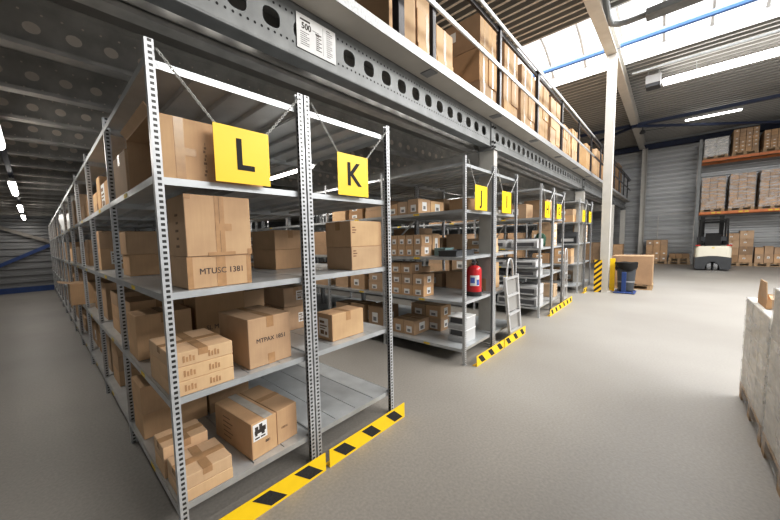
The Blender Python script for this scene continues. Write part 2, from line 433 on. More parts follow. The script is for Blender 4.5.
def roof_bar(p, q, label, mat, w=0.09):
    m = MB(); c = Vector(p)
    m.bar((0,0,0), Vector(q)-c, w, w); tag(m.obj('roof_brace', mat, None, p), label, 'roof brace', 'blue roof braces')
roof_bar((17.3, 1.8, 5.90), (17.5, -6.5, 5.90), 'dark blue roof tie running level below the roof sheets', M['navy'], 0.11)
roof_bar((17.2, -0.35, 5.84), (21.9, -5.6, 5.70), 'dark blue diagonal roof brace sloping down to the right above the pallet rack', M['navy'])
roof_bar((17.2, -0.55, 5.84), (21.9, 4.5, 5.70), 'dark blue diagonal roof brace behind the big cream column', M['navy'])
def wall_bar(p, q, label, mat):
    m = MB(); m.bar((0,0,0), Vector(q)-Vector(p), 0.05, 0.12); tag(m.obj('wall_brace', mat, None, p), label, 'wall brace', 'blue wall braces')
wall_bar((-2.9, YB-0.16, -0.35+0.6), (0.5, YB-0.16, 2.0), 'blue diagonal brace rising to the right across the back wall', M['blue'])
wall_bar((-2.9, YB-0.22, 3.05), (1.6, YB-0.22, 1.20), 'dark grey diagonal brace falling to the right across the back wall', M['deck_under'])

# ------------------------------------------------------------------ mezzanine
MX0, MX1, MZ = -4.0, 21.6, 3.15
b = MB(); b.box(MX0, MX1, -0.09, YB-0.1, MZ+0.005, MZ+0.055); struct(b.obj('mezzanine_deck', M['deck_top']))
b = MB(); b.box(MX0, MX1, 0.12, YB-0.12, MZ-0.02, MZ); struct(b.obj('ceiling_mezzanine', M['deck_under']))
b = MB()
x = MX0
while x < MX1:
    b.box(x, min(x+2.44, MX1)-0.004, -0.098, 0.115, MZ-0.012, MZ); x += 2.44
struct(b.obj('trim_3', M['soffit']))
b = MB(); b.prism([(-0.105, MZ-0.016), (-0.100, MZ-0.016), (-0.100, MZ+0.06), (-0.05, MZ+0.06), (-0.05, MZ+0.065), (-0.105, MZ+0.065)], MX0, MX1, 'x')
struct(b.obj('trim_4', M['edge']))

def ngon_circle(m, cx, cz, rx, rz_, y, n, mi, fn):
    m.add([fn(cx + rx*math.cos(2*PI*k/n), y, cz + rz_*math.sin(2*PI*k/n)) for k in range(n)], [tuple(range(n))], mi)
def oval_pts(hw, hh, n=20):
    r = min(hw, hh); pts = []
    for k in range(n):
        t = 2*PI*(k+0.5)/n; c, s = math.cos(t), math.sin(t)
        pts.append((math.copysign(abs(c)**0.72, c)*hw, math.copysign(abs(s)**0.72, s)*hh))
    return pts
def main_beam(x0, x1, label, small=True):
    t = thing('perforated_beam', label, 'steel beam', (x0, 0.1, 2.8), 0, 'perforated main beams along the deck edge')
    L = x1 - x0; zt, zb = MZ-0.013-2.8, 0.0
    m = MB(); pitch = 0.2305
    # hole centres stay on the grid measured along the row
    first = math.ceil((x0 + 0.12 - 0.733)/pitch)*pitch + 0.733
    cs = []; x = first
    while x < x1 - 0.12: cs.append(x - x0); x += pitch
    def P(x, z, y=0.0): return (x, y, z)
    zc = 0.168; hw, hh = 0.063, 0.058
    edges = [0.0] + [c - pitch/2 for c in cs] + [cs[-1] + pitch/2, L]
    def quad(xa, xb, za, zb_):
        m.add([P(xa, za), P(xb, za), P(xb, zb_), P(xa, zb_)], [(0,1,2,3)])
    quad(0, edges[1], 0.0, zt); quad(edges[-2], L, 0.0, zt)
    for c in cs:
        xa, xb = c - pitch/2, c + pitch/2; za, zb_ = 0.0, zt
        op = oval_pts(hw, hh); n = len(op); out = []
        for (u, w) in op:
            a = math.atan2(w/(zt/2), u/(pitch/2)); ca, sa = math.cos(a), math.sin(a); k = 1/max(abs(ca), abs(sa))
            out.append((c + ca*k*pitch/2, zt/2 + sa*k*zt/2))
        vs = [P(c+u, zc+w) for u, w in op] + [P(*q) for q in out] + [P(c+u, zc+w, 0.012) for u, w in op]
        fs = []
        for i in range(n):
            j = (i+1) % n
            fs.append((i, j, n+j, n+i)); fs.append((i, j, 2*n+j, 2*n+i))
        # corner fill
        cor = [P(xa, 0), P(xb, 0), P(xb, zt), P(xa, zt)]
        base = len(vs); vs += cor
        for ci, (cxx, czz) in enumerate(((xa, 0), (xb, 0), (xb, zt), (xa, zt))):
            for i in range(n):
                j = (i+1) % n; a, d = out[i], out[j]
                onv = lambda q: abs(q[0]-cxx) < 1e-6
                onh = lambda q: abs(q[1]-czz) < 1e-6
                if (onv(a) and onh(d) and not (onh(a) or onv(d))) or (onh(a) and onv(d) and not (onv(a) or onh(d))):
                    fs.append((n+i, n+j, base+ci))
        m.add(vs, fs)
    m.add([P(0,0,0.013), P(L,0,0.013), P(L,zt,0.013), P(0,zt,0.013)], []) 
    if small:
        x = 0.05
        while x < L - 0.04:
            for z in (0.085, 0.262):
                ngon_circle(m, x, z, 0.0085, 0.0085, -0.0012, 8, 1, lambda a, y, c: (a, y, c))
            x += 0.0461
    m.obj('web', [M['beam'], M['black']], t)
    m = MB()   # folded bottom flange with lip, and top flange
    m.prism([(0, 0.0), (0.004, 0.006), (0.10, 0.006), (0.10, 0.04), (0.104, 0.04), (0.104, -0.002), (0.10, -0.006), (0.004, -0.006), (-0.004, -0.003), (-0.006, 0.004), (-0.004, 0.012), (0, 0.012)], 0, L, 'x')
    m.prism([(0.0, zt-0.006), (0.10, zt-0.006), (0.10, zt), (0.0, zt)], 0, L, 'x')
    m.obj('flange', M['beam'], t)
    m = MB()
    m.prism([(0.2, 0.012), (0.203, 0.012), (0.203, zt), (0.2, zt)], 0, L, 'x')
    m.obj('inner_web', M['joist'], t)
main_beam(MX0, 4.175, 'pale perforated main beam with a white notice, above the L and K signs')
main_beam(4.285, 10.53, 'pale perforated main beam above the I, H and G signs')
main_beam(10.67, 16.95, 'pale perforated main beam behind the big cream column')
main_beam(17.05, 21.5, 'farthest pale main beam at the end of the deck', False)

ORD = ['first','second','third','fourth','fifth','sixth','seventh','eighth','ninth','tenth','eleventh','twelfth','thirteenth','fourteenth','fifteenth','sixteenth','seventeenth','eighteenth','nineteenth','twentieth']
ys = [0.44] + [1.19 + 0.79*k for k in range(18)]
for i, yj in enumerate(ys):
    if yj > YB - 0.3: break
    lab = ('dark steel joist directly behind the perforated beam, nearest the hall' if i == 0
           else f'dark steel floor joist with oval holes, {ORD[i]} under the deck from the hall')
    t = thing('floor_joist', lab, 'joist', (MX0, yj, 2.8), 0, 'steel joists under the deck')
    L = MX1 - MX0; zt = MZ - 0.021 - 2.8
    m = MB()
    m.prism([(-0.09, 0.03), (-0.086, 0.03), (-0.086, 0.004), (0, 0.004), (0, zt-0.004), (-0.07, zt-0.004), (-0.07, zt), (0.004, zt), (0.004, 0), (-0.09, 0)], 0, L, 'x')
    x = -0.35 - MX0 - 0.207*17
    xend = 9.0 if i < 6 else 5.5
    k = 0
    while x < xend and i > 0:
        ngon_circle(m, x, 0.16, 0.044, 0.036, -0.0016, 14, 1, lambda a, y, c: (a, y, c))
        for dx in (-0.045, 0.045):
            for dz in (0.065, 0.255): ngon_circle(m, x+dx*1.2, dz, 0.008, 0.007, -0.0016, 6, 1, lambda a, y, c: (a, y, c))
        x += 0.207
    if i == 0:
        x = 0.03
        while x < 10: ngon_circle(m, x, 0.25, 0.007, 0.007, -0.0016, 6, 1, lambda a, y, c: (a, y, c)); x += 0.075
    m.obj('section', [M['joist'], M['joist_hole_lit']], t)

for k, (xc, lab) in enumerate([(4.23, 'cream deck column between racks J and I'), (10.6, 'cream deck column beside rack F, left of the big column'),
                               (17.0, 'third cream deck column, right of the big hall column'), (21.5, 'last cream deck column at the far end of the deck')]):
    t = thing('deck_column', lab, 'column', (xc, 0.16, 0), 0, 'cream columns carrying the deck')
    m = MB(); w = 0.06 if k == 0 else 0.07
    x0, x1, y0, y1 = -w, w, -0.11, 0.09
    m.box(x0, x1, y0, y0+0.012, 0.015, 2.76); m.box(x0, x1, y1-0.012, y1, 0.015, 2.76); m.box(x0, x0+0.01, y0+0.012, y1-0.012, 0.015, 2.76)
    m.obj('shaft', M['cream_steel'], t)
    m = MB(); m.box(-0.1, 0.1, -0.15, 0.13, 0, 0.015); m.obj('base_plate', M['cream_steel'], t)
    m = MB(); m.box(-0.055, 0.055, -0.075, 0.09, 2.76, MZ-0.025); m.box(-0.09, 0.09, -0.13, 0.12, 2.745, 2.76); m.obj('head_bracket', M['beam'], t)
    m = MB()
    for dx in (-0.035, 0.035):
        for zz in (2.80, 2.86, 3.06): m.lathe([(0.014, -0.098), (0.014, -0.073)], 8, (dx, 0, zz), 0, 'y')
    m.obj('bolt', M['black'], t)
for k, xc in enumerate((4.23, 10.6, 17.0)):
    m = MB(); m.box(-0.05, 0.05, 0, 0.008, 0, 0.3); yy = 0
    m = MB()
    for (a, b_, c, d) in ((-0.06, 0.06, 0, 0.01), (-0.06, 0.06, 0.25, 0.26), (-0.006, 0.006, 0.01, 0.25)):
        m.box(a, b_, 0.28, 14.7, c, d)
    tag(m.obj('cross_girder', M['joist'], None, (xc, 0, 2.53)), f'dark girder running back from the {ORD[k]} deck column under the joists', 'girder', 'girders under the deck')

# white load notice on the beam
t = thing('load_notice', 'white load notice printed 500, fixed to the perforated beam above the L sign', 'notice', (0.92, 0.096, 2.862))
m = MB(); m.box(0, 0.353, -0.0035, -0.001, 0, 0.225); m.obj('paper', M['paper'], t)
m = MB()
def bar(x0, z0, w, h): m.box(x0, x0+w, -0.0045, -0.0035, z0, z0+h)
bar(0.03, 0.187, 0.085, 0.011)
for k in range(7): bar(0.03, 0.112-0.0135*k, 0.075-0.02*(k % 3 == 1), 0.0035)
for k in range(8): bar(0.165, 0.13-0.0135*k, 0.03+0.02*(k % 2), 0.006)
for k in range(13): bar(0.263, 0.20-0.0145*k, 0.055-0.018*(k % 3 == 0), 0.004)
bar(0.135, 0.152, 0.06, 0.003); bar(0.16, 0.138, 0.055, 0.008); bar(0.23, 0.02, 0.0012, 0.185)
m.obj('printing', M['ink'], t)
put_text('number', '500', 0.056, M['ink'], (0.082, -0.0048, 0.152), 'f', t, 0.0012)

# railing on the deck edge
t = thing('railing', 'dark post railing with two pale rails along the deck edge', 'railing', (0, -0.06, MZ+0.06))
posts = [0.75 + 1.645*k for k in range(13)]
for i, xp in enumerate(posts):
    m = MB(); m.box(xp-0.03, xp+0.03, -0.02, 0.02, 0, 1.03, c=0.003)
    p = m.obj('post', M['rail_dark'], t)
    m = MB(); m.box(xp-0.06, xp+0.06, -0.018, 0.10, -0.080, -0.0725); m.obj('foot_plate', M['tyre'], p)
def rail(z0, z1, name):
    m = MB(); m.box(-3.5, 10.9, -0.042, -0.021, z0, z1, c=0.006); m.obj(name, M['galv'], t)
    m = MB(); m.box(10.9, 21.55, -0.042, -0.021, z0, z1, c=0.006); m.obj(name, M['rail_dark'], t)
rail(0.985, 1.04, 'top_rail'); rail(0.47, 0.525, 'mid_rail')
m = MB(); m.box(-3.5, 21.5, -0.0, 0.03, 0.945, 1.0); m.obj('rail_backing', M['rail_dark'], t)
tag(MB.obj((lambda q: (q.box(-0.045, 0.045, -0.035, 0.035, 0, 1.35, c=0.004), q)[1])(MB()), 'rack_post', M['rail_dark'], None, (1.98, 0.03, MZ+0.06)), 'wide dark post behind the railing beside the nearest deck cartons', 'post')

# ------------------------------------------------------------------ lamps
def lamp(name, label, loc, length, axis, mats=('tube', 'device'), r=0.022, group=None, drop=0.0):
    t = thing(name, label, 'lamp', loc, 0 if axis == 'y' else -PI/2, group)
    h = length/2
    m = MB(); m.prism([(-0.05, 0.02), (0.05, 0.02), (0.035, 0.075), (-0.035, 0.075)], -h, h, 'y'); m.obj('housing', M[mats[1]], t)
    m = MB(); m.lathe([(r*0.6, -h+0.03), (r, -h+0.04), (r, h-0.04), (r*0.6, h-0.03)], 10, (0, 0, 0.0), 0, 'y'); m.obj('tube', M[mats[0]], t, smooth=True)
    if drop:
        for yy in (-h*0.7, h*0.7):
            m = MB(); m.tube([(0, yy, 0.07), (0, yy, drop)], 0.006, 6); m.obj('hanger', M['galv'], t)
    return t
al = ['nearest tube lamp over the left aisle, at the photo edge', 'second tube lamp over the left aisle', 'third, small tube lamp over the left aisle', 'farthest tube lamp over the left aisle near the back wall']
for k, yc in enumerate((2.6, 6.6, 10.4, 13.6)):
    lamp('tube_lamp', al[k], (-0.63, yc, 2.66), 1.5, 'y', r=0.045, group='tube lamps over the left aisle', drop=0.13)
m = MB(); m.box(-0.03, 0.03, 0.6, 14.8, 0, 0.035); tag(m.obj('cable_trunking', M['navy'], None, (-0.63, 0, 2.79)), 'thin dark cable trunking carrying the left aisle lamps', 'trunking')
wh = {2.46: 'behind racks L and K', 5.60: 'between racks I and H', 8.9: 'between racks G and F'}
for xa, w in wh.items():
    for k, yc in enumerate((2.6, 6.6)):
        lamp('tube_lamp', f'{"near" if k == 0 else "far"} tube lamp under the deck in the aisle {w}', (xa, yc, 2.62), 1.5, 'y', group='tube lamps under the deck', drop=0.17)
lamp('tube_lamp', 'bright long tube lamp under the roof, right of the grey heater box', (13.2, -3.6, 5.95), 4.6, 'y', ('tube_hall', 'device'), 0.10, drop=0.35)
lamp('tube_lamp', 'small tube lamp below the roof near the far wall, above the pallet rack', (18.8, -2.6, 6.02), 1.5, 'y', ('tube_hall', 'device'), 0.04, drop=0.15)
lamp('tube_lamp', 'tube lamp above the deck cartons, near the second railing post', (4.6, 2.2, 5.2), 1.5, 'y', ('tube_hall', 'device'), 0.03, drop=1.05)
lamp('tube_lamp', 'tube lamp above the deck cartons, just left of the big column', (12.5, 1.6, 4.75), 1.5, 'y', ('tube_hall', 'device'), 0.04, drop=1.55)

# heater box, radiant heater, pipes
t = thing('ceiling_heater', 'small grey and black heater box hanging under the roof beside the bright tube lamp', 'heater', (13.2, -1.12, 5.86))
m = MB(); m.box(-0.2, 0.2, -0.17, 0.17, 0.1, 0.34, c=0.015); m.obj('casing', M['device'], t)
m = MB(); m.box(-0.19, 0.19, -0.16, 0.16, 0, 0.1, c=0.01); m.obj('grille', M['charcoal'], t)
m = MB(); m.bar((0, 0.12, 0.34), (0, 0.12, 0.5), 0.03, 0.03); m.bar((0, -0.12, 0.34), (0, -0.12, 0.5), 0.03, 0.03); m.obj('bracket', M['galv'], t)
m = MB(); m.tube([(0, -0.15, 0.2), (0, -0.17, 0.2)], 0.03, 8); m.obj('pipe', M['paper'], t)
t = thing('radiant_heater', 'long grey radiant heater with bent flue pipe hanging under the skylight', 'heater', (8.95, -2.6, 5.95))
m = MB(); m.prism([(-0.16, 0), (0.16, 0), (0.1, 0.15), (-0.1, 0.15)], -1.7, 1.45, 'y'); m.obj('reflector', M['beam'], t)
m = MB(); m.tube([(0, 1.45, 0.08), (0, 1.75, 0.08), (-0.02, 1.9, 0.10), (-0.12, 2.0, 0.12), (-0.4, 2.02, 0.15), (-0.75, 2.02, 0.30), (-0.9, 2.02, 0.45)], 0.06, 10); m.obj('flue_pipe', M['beam'], t, smooth=True)
for yy in (-1.2, 1.0):
    m = MB(); m.tube([(0, yy, 0.15), (0, yy, 0.7)], 0.008, 6); m.obj('hanger', M['galv'], t)
m = MB(); m.tube([(0, -0.7, 0), (0, -6, 0)], 0.03, 8); tag(m.obj('ceiling_pipe', M['galv'], None, (12.35, 0, 6.14)), 'cream pipe running under the roof beside the skylight edge', 'pipe')
m = MB(); m.tube([(0, 0, 0), (0, 0, -0.25)], 0.02, 6); m.lathe([(0.02, -0.42), (0.09, -0.4), (0.1, -0.32), (0.05, -0.25)], 12); m.tube([(0, 0, -0.3), (0, -0.7, -0.34)], 0.015, 6)
tag(m.obj('roof_hoist', M['charcoal'], None, (18.6, -0.62, 6.18)), 'small dark round fitting hanging under the roof near the rafter end', 'fitting')

# ------------------------------------------------------------------ shelving
S = 1.2275; D = 0.886
LV = [0.19, 0.77, 1.316, 1.885]; TOP = 2.425     # shelf surfaces
def up_mesh(sgn):
    m = MB(); p = [(0,0.008),(0.04,0.008),(0.04,0.011),(0.003,0.011),(0.003,0.037),(0.04,0.037),(0.04,0.04),(0,0.04)]
    p = [(sgn*x, y) for x, y in p]
    m.prism(p, 0.004, 2.5); m.box(min(0, sgn*0.05), max(0, sgn*0.05), 0.002, 0.046, 0, 0.004)
    return m.mesh('upright', M['upright_l' if sgn > 0 else 'upright_r'])
UPL, UPR = up_mesh(1), up_mesh(-1)
def shelf_mesh(n=4):
    m = MB(); x0, x1, y0, y1 = 0.004, D-0.004, 0.0, S-0.046
    h = 0.036
    m.prism([(y0-0.004, -h), (y0, -h), (y0, -0.003), (y0+0.02, -0.003), (y0+0.02, 0), (y0-0.004, 0)], 0.042, x1-0.038, 'x')
    m.prism([(y1+0.004, -h), (y1, -h), (y1, -0.003), (y1-0.02, -0.003), (y1-0.02, 0), (y1+0.004, 0)], 0.042, x1-0.038, 'x')
    m.prism([(0.0, -h), (0.004, -h), (0.004, 0.0), (0.0, 0.0)], y0+0.0, y1, 'y')
    m.prism([(D-0.004, -h), (D, -h), (D, 0.0), (D-0.004, 0.0)], y0+0.0, y1, 'y')
    w = (x1-x0)/n
    for k in range(n):
        a, b_ = x0 + k*w + 0.003, x0 + (k+1)*w - 0.003
        ya, yb = (y0+0.021, y1-0.021)
        m.prism([(a, -0.026), (a+0.003, -0.026), (a+0.003, -0.004), (b_-0.003, -0.004), (b_-0.003, -0.026), (b_, -0.026), (b_, -0.0005), (a, -0.0005)], ya, yb, 'y')
    return m.mesh('shelf', M['shelf'])
SHELF = shelf_mesh()
def sticker_mesh():
    m = MB(); m.box(-0.0018, -0.0004, -0.045, 0.045, -0.031, -0.006); return m.mesh('shelf_sticker', M['sticker'])
STK = sticker_mesh()
def rack(letter, X0, nb, label, extra=()):
    t = thing('shelving_rack', label, 'shelving', (X0, 0, 0), 0, 'galvanised shelving racks in a row')
    for k in range(nb + 1):
        link('upright', UPL, t, (0, k*S-0.02, 0)); link('upright', UPR, t, (D, k*S-0.02, 0))
    for k in range(nb):
        for z in LV + [TOP] + list(extra):
            s = link('shelf', SHELF, t, (0, k*S + 0.024, z)) if not (z in extra and k) else None
            if s is None: continue
            if z < TOP and k < 6 and letter in 'LJH':
                link('shelf_sticker', STK, s, (0, 0.42 + 0.07*((k*3 + int(z*10)) % 5), 0))
    # rear diagonal braces of the first bay end frames
    for a, b_ in ((1.35, 1.86), (0.8, 1.3)):
        if letter in 'JHGF':
            m = MB(); m.bar((0.03, S, a), (D-0.03, S, b_), 0.004, 0.03); m.obj('brace', M['joist'], t)
    return t
RX = {'L': -0.02, 'K': 0.88, 'J': 3.176, 'I': 4.076, 'H': 6.24, 'G': 7.14, 'F': 9.70, 'E': 10.60}
rack('L', RX['L'], 12, 'long galvanised shelving rack under the yellow L sign, along the left aisle')
rack('K', RX['K'], 10, 'galvanised shelving rack under the yellow K sign, its lowest shelf empty')
rack('J', RX['J'], 6, 'galvanised shelving rack under the yellow J sign, holding the red extinguisher')
rack('I', RX['I'], 6, 'galvanised shelving rack under the yellow I sign, behind the ladder')
rack('H', RX['H'], 6, 'galvanised shelving rack under the yellow H sign, stocked with grey printers', (0.96,))
rack('G', RX['G'], 6, 'galvanised shelving rack under the yellow G sign')
rack('F', RX['F'], 6, 'galvanised shelving rack under the yellow F sign')
rack('E', RX['E'], 6, 'galvanised shelving rack under the yellow E sign, nearest the big column')

# signs
def chain_links(m, p, q, fine):
    p, q = Vector(p), Vector(q); d = q - p; L = d.length; d.normalize()
    if not fine: m.tube([p, q], 0.004, 5); return
    side = Vector((0, 1, 0)); oth = d.cross(side).normalized(); n = int(L/0.0165)
    for i in range(n):
        c = p + d*(L*(i+0.5)/n); a = side if i % 2 else oth
        m.tube([c + d*0.0115*math.cos(s) + a*0.006*math.sin(s) for s in [2*PI*k/8 for k in range(8)]], 0.0026, 4, closed=True)
SG = {'L': (0.262, 0.588), 'K': (1.14, 1.463), 'J': (3.40, 3.755), 'I': (4.27, 4.62), 'H': (6.41, 6.74), 'G': (7.28, 7.62), 'F': (9.93, 10.27), 'E': (10.82, 11.18)}
for L_, (xa, xb) in SG.items():
    y0 = -0.03; cx = (xa+xb)/2; w = xb - xa
    t = thing('rack_sign', f'yellow rack sign with black letter {L_} hanging on two chains', 'sign', (cx, y0, 1.885), 0, 'yellow lettered rack signs')
    m = MB(); m.box(-w/2, w/2, -0.002, 0.002, 0, 0.30); m.obj('sign_panel', M['sign_yellow'], t)
    put_text('letter', L_, 0.235, M['black'], (0 if L_ != 'L' else 0.005, -0.0032, 0.148), 'f', t, 0.004)
    x0 = RX[L_]; fine = L_ in 'LK'
    for sx, xt in ((-w/2+0.012, x0 + 0.045), (w/2-0.012, x0 + D - 0.045)):
        m = MB(); chain_links(m, (sx, 0, 0.295), (xt - cx, 0.003, 2.455-1.885), fine); m.obj('chain', M['chain'], t)

# floor guards
def guard(letter, xa, xb, nblk):
    t = thing('rack_guard', f'yellow floor guard with black grip patches in front of rack {letter}', 'rack guard', (xa, -0.13, 0), 0, 'yellow floor guards')
    L = xb - xa
    m = MB()
    m.prism([(0, 0), (L, 0), (L, 0.128), (0.0, 0.128)], -0.004, 0.0, 'y')
    m.prism([(0.0, 0.0), (0.05, 0.0), (0.05, 0.005), (0.0, 0.005)], 0, L, 'x')
    m.obj('plate', M['yellow'], t)
    for k in range(nblk):
        c = L*(k+0.5)/nblk; hw = 0.056
        m = MB(); m.prism([(c-hw-0.058, 0.114), (c+hw-0.058, 0.114), (c+hw+0.058, 0.016), (c-hw+0.058, 0.016)], -0.0055, -0.0041, 'y')
        m.obj('grip_patch', M['grip'], t)
guard('L', -0.0, 0.850, 3); guard('K', 0.886, 1.758, 3); guard('J', 3.235, 4.11, 3); guard('I', 4.14, 5.03, 3)
guard('H', 6.5, 7.42, 3); guard('G', 7.45, 8.38, 3); guard('F', 9.78, 10.2, 2)

# ------------------------------------------------------------------ cartons
_count = {}
def face_pt(face, u, v, w, d, h):
    """point on a face of a carton (w along X, d along Y, h) from relative 0..1 coords"""
    return {'f': lambda: (u*w, 0, v*h), 'l': lambda: (0, (1-u)*d, v*h), 't': lambda: (u*w, v*d, h),
            'r': lambda: (w, u*d, v*h)}[face]()
def patch(m, face, u0, v0, u1, v1, w, d, h, off=0.0012, mi=0):
    if face == 'f': m.box(u0*w, u1*w, -off, -0.0002, v0*h, v1*h, mi)
    elif face == 'l': m.box(-off, -0.0002, (1-u1)*d, (1-u0)*d, v0*h, v1*h, mi)
    elif face == 'r': m.box(w+0.0002, w+off, u0*d, u1*d, v0*h, v1*h, mi)
    else: m.box(u0*w, u1*w, v0*d, v1*d, h+0.0002, h+off, mi)
def label_part(o, face, u0, v0, u1, v1, w, d, h, rich=True):
    m = MB(); patch(m, face, u0, v0, u1, v1, w, d, h, 0.0016)
    du, dv = u1-u0, v1-v0
    if rich:
        for (a, b_, c, e) in ((0.1, 0.72, 0.6, 0.86), (0.1, 0.55, 0.85, 0.62), (0.1, 0.42, 0.7, 0.48), (0.15, 0.12, 0.55, 0.34), (0.65, 0.12, 0.88, 0.30)):
            patch(m, face, u0+du*a, v0+dv*b_, u0+du*c, v0+dv*e, w, d, h, 0.0024, 1)
    else:
        patch(m, face, u0+du*0.2, v0+dv*0.15, u0+du*0.75, v0+dv*0.55, w, d, h, 0.0024, 1)
    q = m.obj('shipping_label', [M['paper'], M['ink_soft'] if rich else M['tyre']], o)
    q['label'] = 'white shipping label'
def carton(label, x0, y0, z, w, d, h, rot=0.0, tapes='y', labels=(), texts=(), group='brown cartons on the racks', mat='card', name='carton', rich=True, tapemat='tape', ends=True):
    m = MB()
    m.box(0, w, 0, d, 0, h, 0, 0.003)
    mats = [M[mat], M['ink_soft']]
    # closing seam of the top flaps
    if 'y' in tapes: m.box(w/2-0.0015, w/2+0.0015, 0.01, d-0.01, h+0.0001, h+0.0006, 1)
    o = m.obj(name, mats, None, (x0, y0, z), rot)
    tag(o, label, 'carton', group)
    if tapes:
        m = MB(); tw = 0.026
        e = min(0.07, h*0.45)/h
        if 'y' in tapes:
            patch(m, 't', 0.5-tw/w, 0, 0.5+tw/w, 1, w, d, h)
            if ends: patch(m, 'f', 0.5-tw/w, 1-e, 0.5+tw/w, 1, w, d, h)
        if 'x' in tapes:
            patch(m, 't', 0, 0.5-tw/d, 1, 0.5+tw/d, w, d, h, 0.0018)
            if ends: patch(m, 'l', 0.5-tw/d, 1-e, 0.5+tw/d, 1, w, d, h); patch(m, 'r', 0.5-tw/d, 1-e, 0.5+tw/d, 1, w, d, h)
        if 'f' in tapes:     # full strip down the front face
            patch(m, 'f', 0.5-tw/w, 0, 0.5+tw/w, 1, w, d, h)
        if 'b' in tapes:
            mc = MB(); patch(mc, 'f', 0.5-tw/w, 0, 0.5+tw/w, e, w, d, h); mc.obj('tape', M[tapemat], o)
        if 'c' in tapes:     # side edge strips on the front
            for u_ in (0, 1-0.029/w):
                mc = MB(); patch(mc, 'f', u_, 0, u_+0.029/w, 1, w, d, h, 0.0008); mc.obj('tape', M[tapemat], o)
        if m.v: m.obj('tape', M[tapemat], o)
    for lb in labels: label_part(o, *lb, w, d, h, rich)
    for (face, body, size, u, v, mt) in texts:
        p = list(face_pt(face, u, v, w, d, h))
        if face == 'f': p[1] -= 0.001
        elif face == 'l': p[0] -= 0.001
        else: p[2] += 0.001
        put_text('printing', body, size, M[mt], p, face, o)
    return o
Zs = [z + 0.0012 for z in LV]

# --- rack L, first bay (hand placed)
gl = 'brown cartons on rack L'
carton('brown carton printed MTUSC 1381, under a larger carton at the front of rack L', 0.115, 0.05, Zs[2], 0.362, 0.28, 0.172, 0, 'fc', (), (('f', 'MTUSC 1381', 0.046, 0.52, 0.52, 'ink'),), gl, ends=True)
o = carton('large brown carton with taped centre seam, on top of the MTUSC carton', 0.118, 0.045, Zs[2]+0.173, 0.366, 0.29, 0.327, 0, 'f', (), (), gl)
m = MB(); patch(m, 'f', 0.43, 0.42, 0.68, 0.54, 0.366, 0.29, 0.327, 0.002); m.obj('tape', M['tape'], o)
for r_ in ((0.0, 0.93, 0.09, 1.0), (0.30, 0.0, 0.72, 0.06), (0.93, 0, 1, 0.1)):
    m = MB(); patch(m, 'f', *r_, 0.366, 0.29, 0.327, 0.0025); m.obj('tape', M['tape'], o)
m = MB(); patch(m, 'f', 0.493, 0, 0.5, 1, 0.366, 0.29, 0.327, 0.0016); m.obj('seam', M['ink_soft'], o)
for k in range(5):
    m = MB(); patch(m, 'l', 0.45+0.05*(k % 2), 0.15+0.13*k, 0.62, 0.17+0.13*k+0.02, 0.366, 0.29, 0.327); m.obj('printing', M['ink_soft'], o)
carton('brown carton printed MTPAX 1851 on the second shelf of rack L', 0.445, 0.075, Zs[1], 0.315, 0.40, 0.312, 0.03, 'yb', (), (('f', 'MTPAX 1851', 0.040, 0.52, 0.53, 'ink'),), gl)
for k in range(3):
    nm = ['lowest', 'middle', 'topmost'][k]
    carton(f'{nm} of three flat brown cartons stacked at the front of rack L', -0.004, 0.024, Zs[1]+0.077*k, 0.325, 0.42, 0.076, 0, 'yx' if k == 2 else '', (), (), gl, 'card_light')
for k, o in enumerate([q for q in COL.objects if q.get('label', '').endswith('three flat brown cartons stacked at the front of rack L')]):
    for u in (0.18, 0.58):
        m = MB()
        for a in range(4):
            patch(m, 'f', u+0.05*a, 0.28, u+0.05*a+0.03, 0.72-0.1*(a % 2), 0.325, 0.42, 0.076)
        m.obj('printing', M['tape'], o)
carton('tall brown carton on the second shelf of rack L beside the left aisle', 0.0, 0.80, Zs[1], 0.36, 0.27, 0.31, 0, 'y', (), (), gl)
carton('wide dark brown carton standing behind the MTPAX carton on rack L', 0.40, 0.82, Zs[1], 0.40, 0.28, 0.42, 0, 'x', (), (('f', 'SL M-640 W', 0.05, 0.5, 0.3, 'ink'),), gl, 'card_dark')
# lowest shelf
carton('lower flat brown carton of the pair at the front corner of rack L, lowest shelf', 0.002, 0.024, Zs[0], 0.278, 0.25, 0.066, 0.0, '', (), (), gl, 'card_light')
carton('cross-taped flat brown carton on top of the front corner pair, lowest shelf of rack L', 0.002, 0.024, Zs[0]+0.067, 0.276, 0.248, 0.074, 0.0, 'yx', (), (), gl, 'card_light')
carton('lower flat brown carton behind the cross-taped pair, lowest shelf of rack L', -0.008, 0.30, Zs[0], 0.255, 0.20, 0.092, 0, '', (), (), gl, 'card_light')
carton('upper flat brown carton behind the cross-taped pair, lowest shelf of rack L', -0.008, 0.30, Zs[0]+0.093, 0.255, 0.20, 0.095, 0, 'yx', (), (), gl, 'card_light')
o = carton('brown carton with white pictogram label on the lowest shelf of rack L', 0.425, 0.065, Zs[0], 0.192, 0.46, 0.235, 0.09, '', (), (('f', '881', 0.026, 0.62, 0.35, 'ink'),), gl)
m = MB(); patch(m, 'f', 0.06, 0.50, 0.60, 0.96, 0.192, 0.46, 0.235, 0.0016)
W_, D_, H_ = 0.192, 0.46, 0.235
for (a, b_, c, e) in ((0.12, 0.68, 0.5, 0.78), (0.14, 0.78, 0.26, 0.88), (0.3, 0.74, 0.42, 0.92), (0.40, 0.70, 0.55, 0.83), (0.14, 0.63, 0.22, 0.70), (0.38, 0.62, 0.5, 0.70), (0.12, 0.54, 0.3, 0.58), (0.34, 0.54, 0.52, 0.58)):
    patch(m, 'f', a, b_, c, e, W_, D_, H_, 0.0026, 1)
q = m.obj('pictogram_label', [M['paper'], M['ink']], o); q['label'] = 'white label with black pictogram'
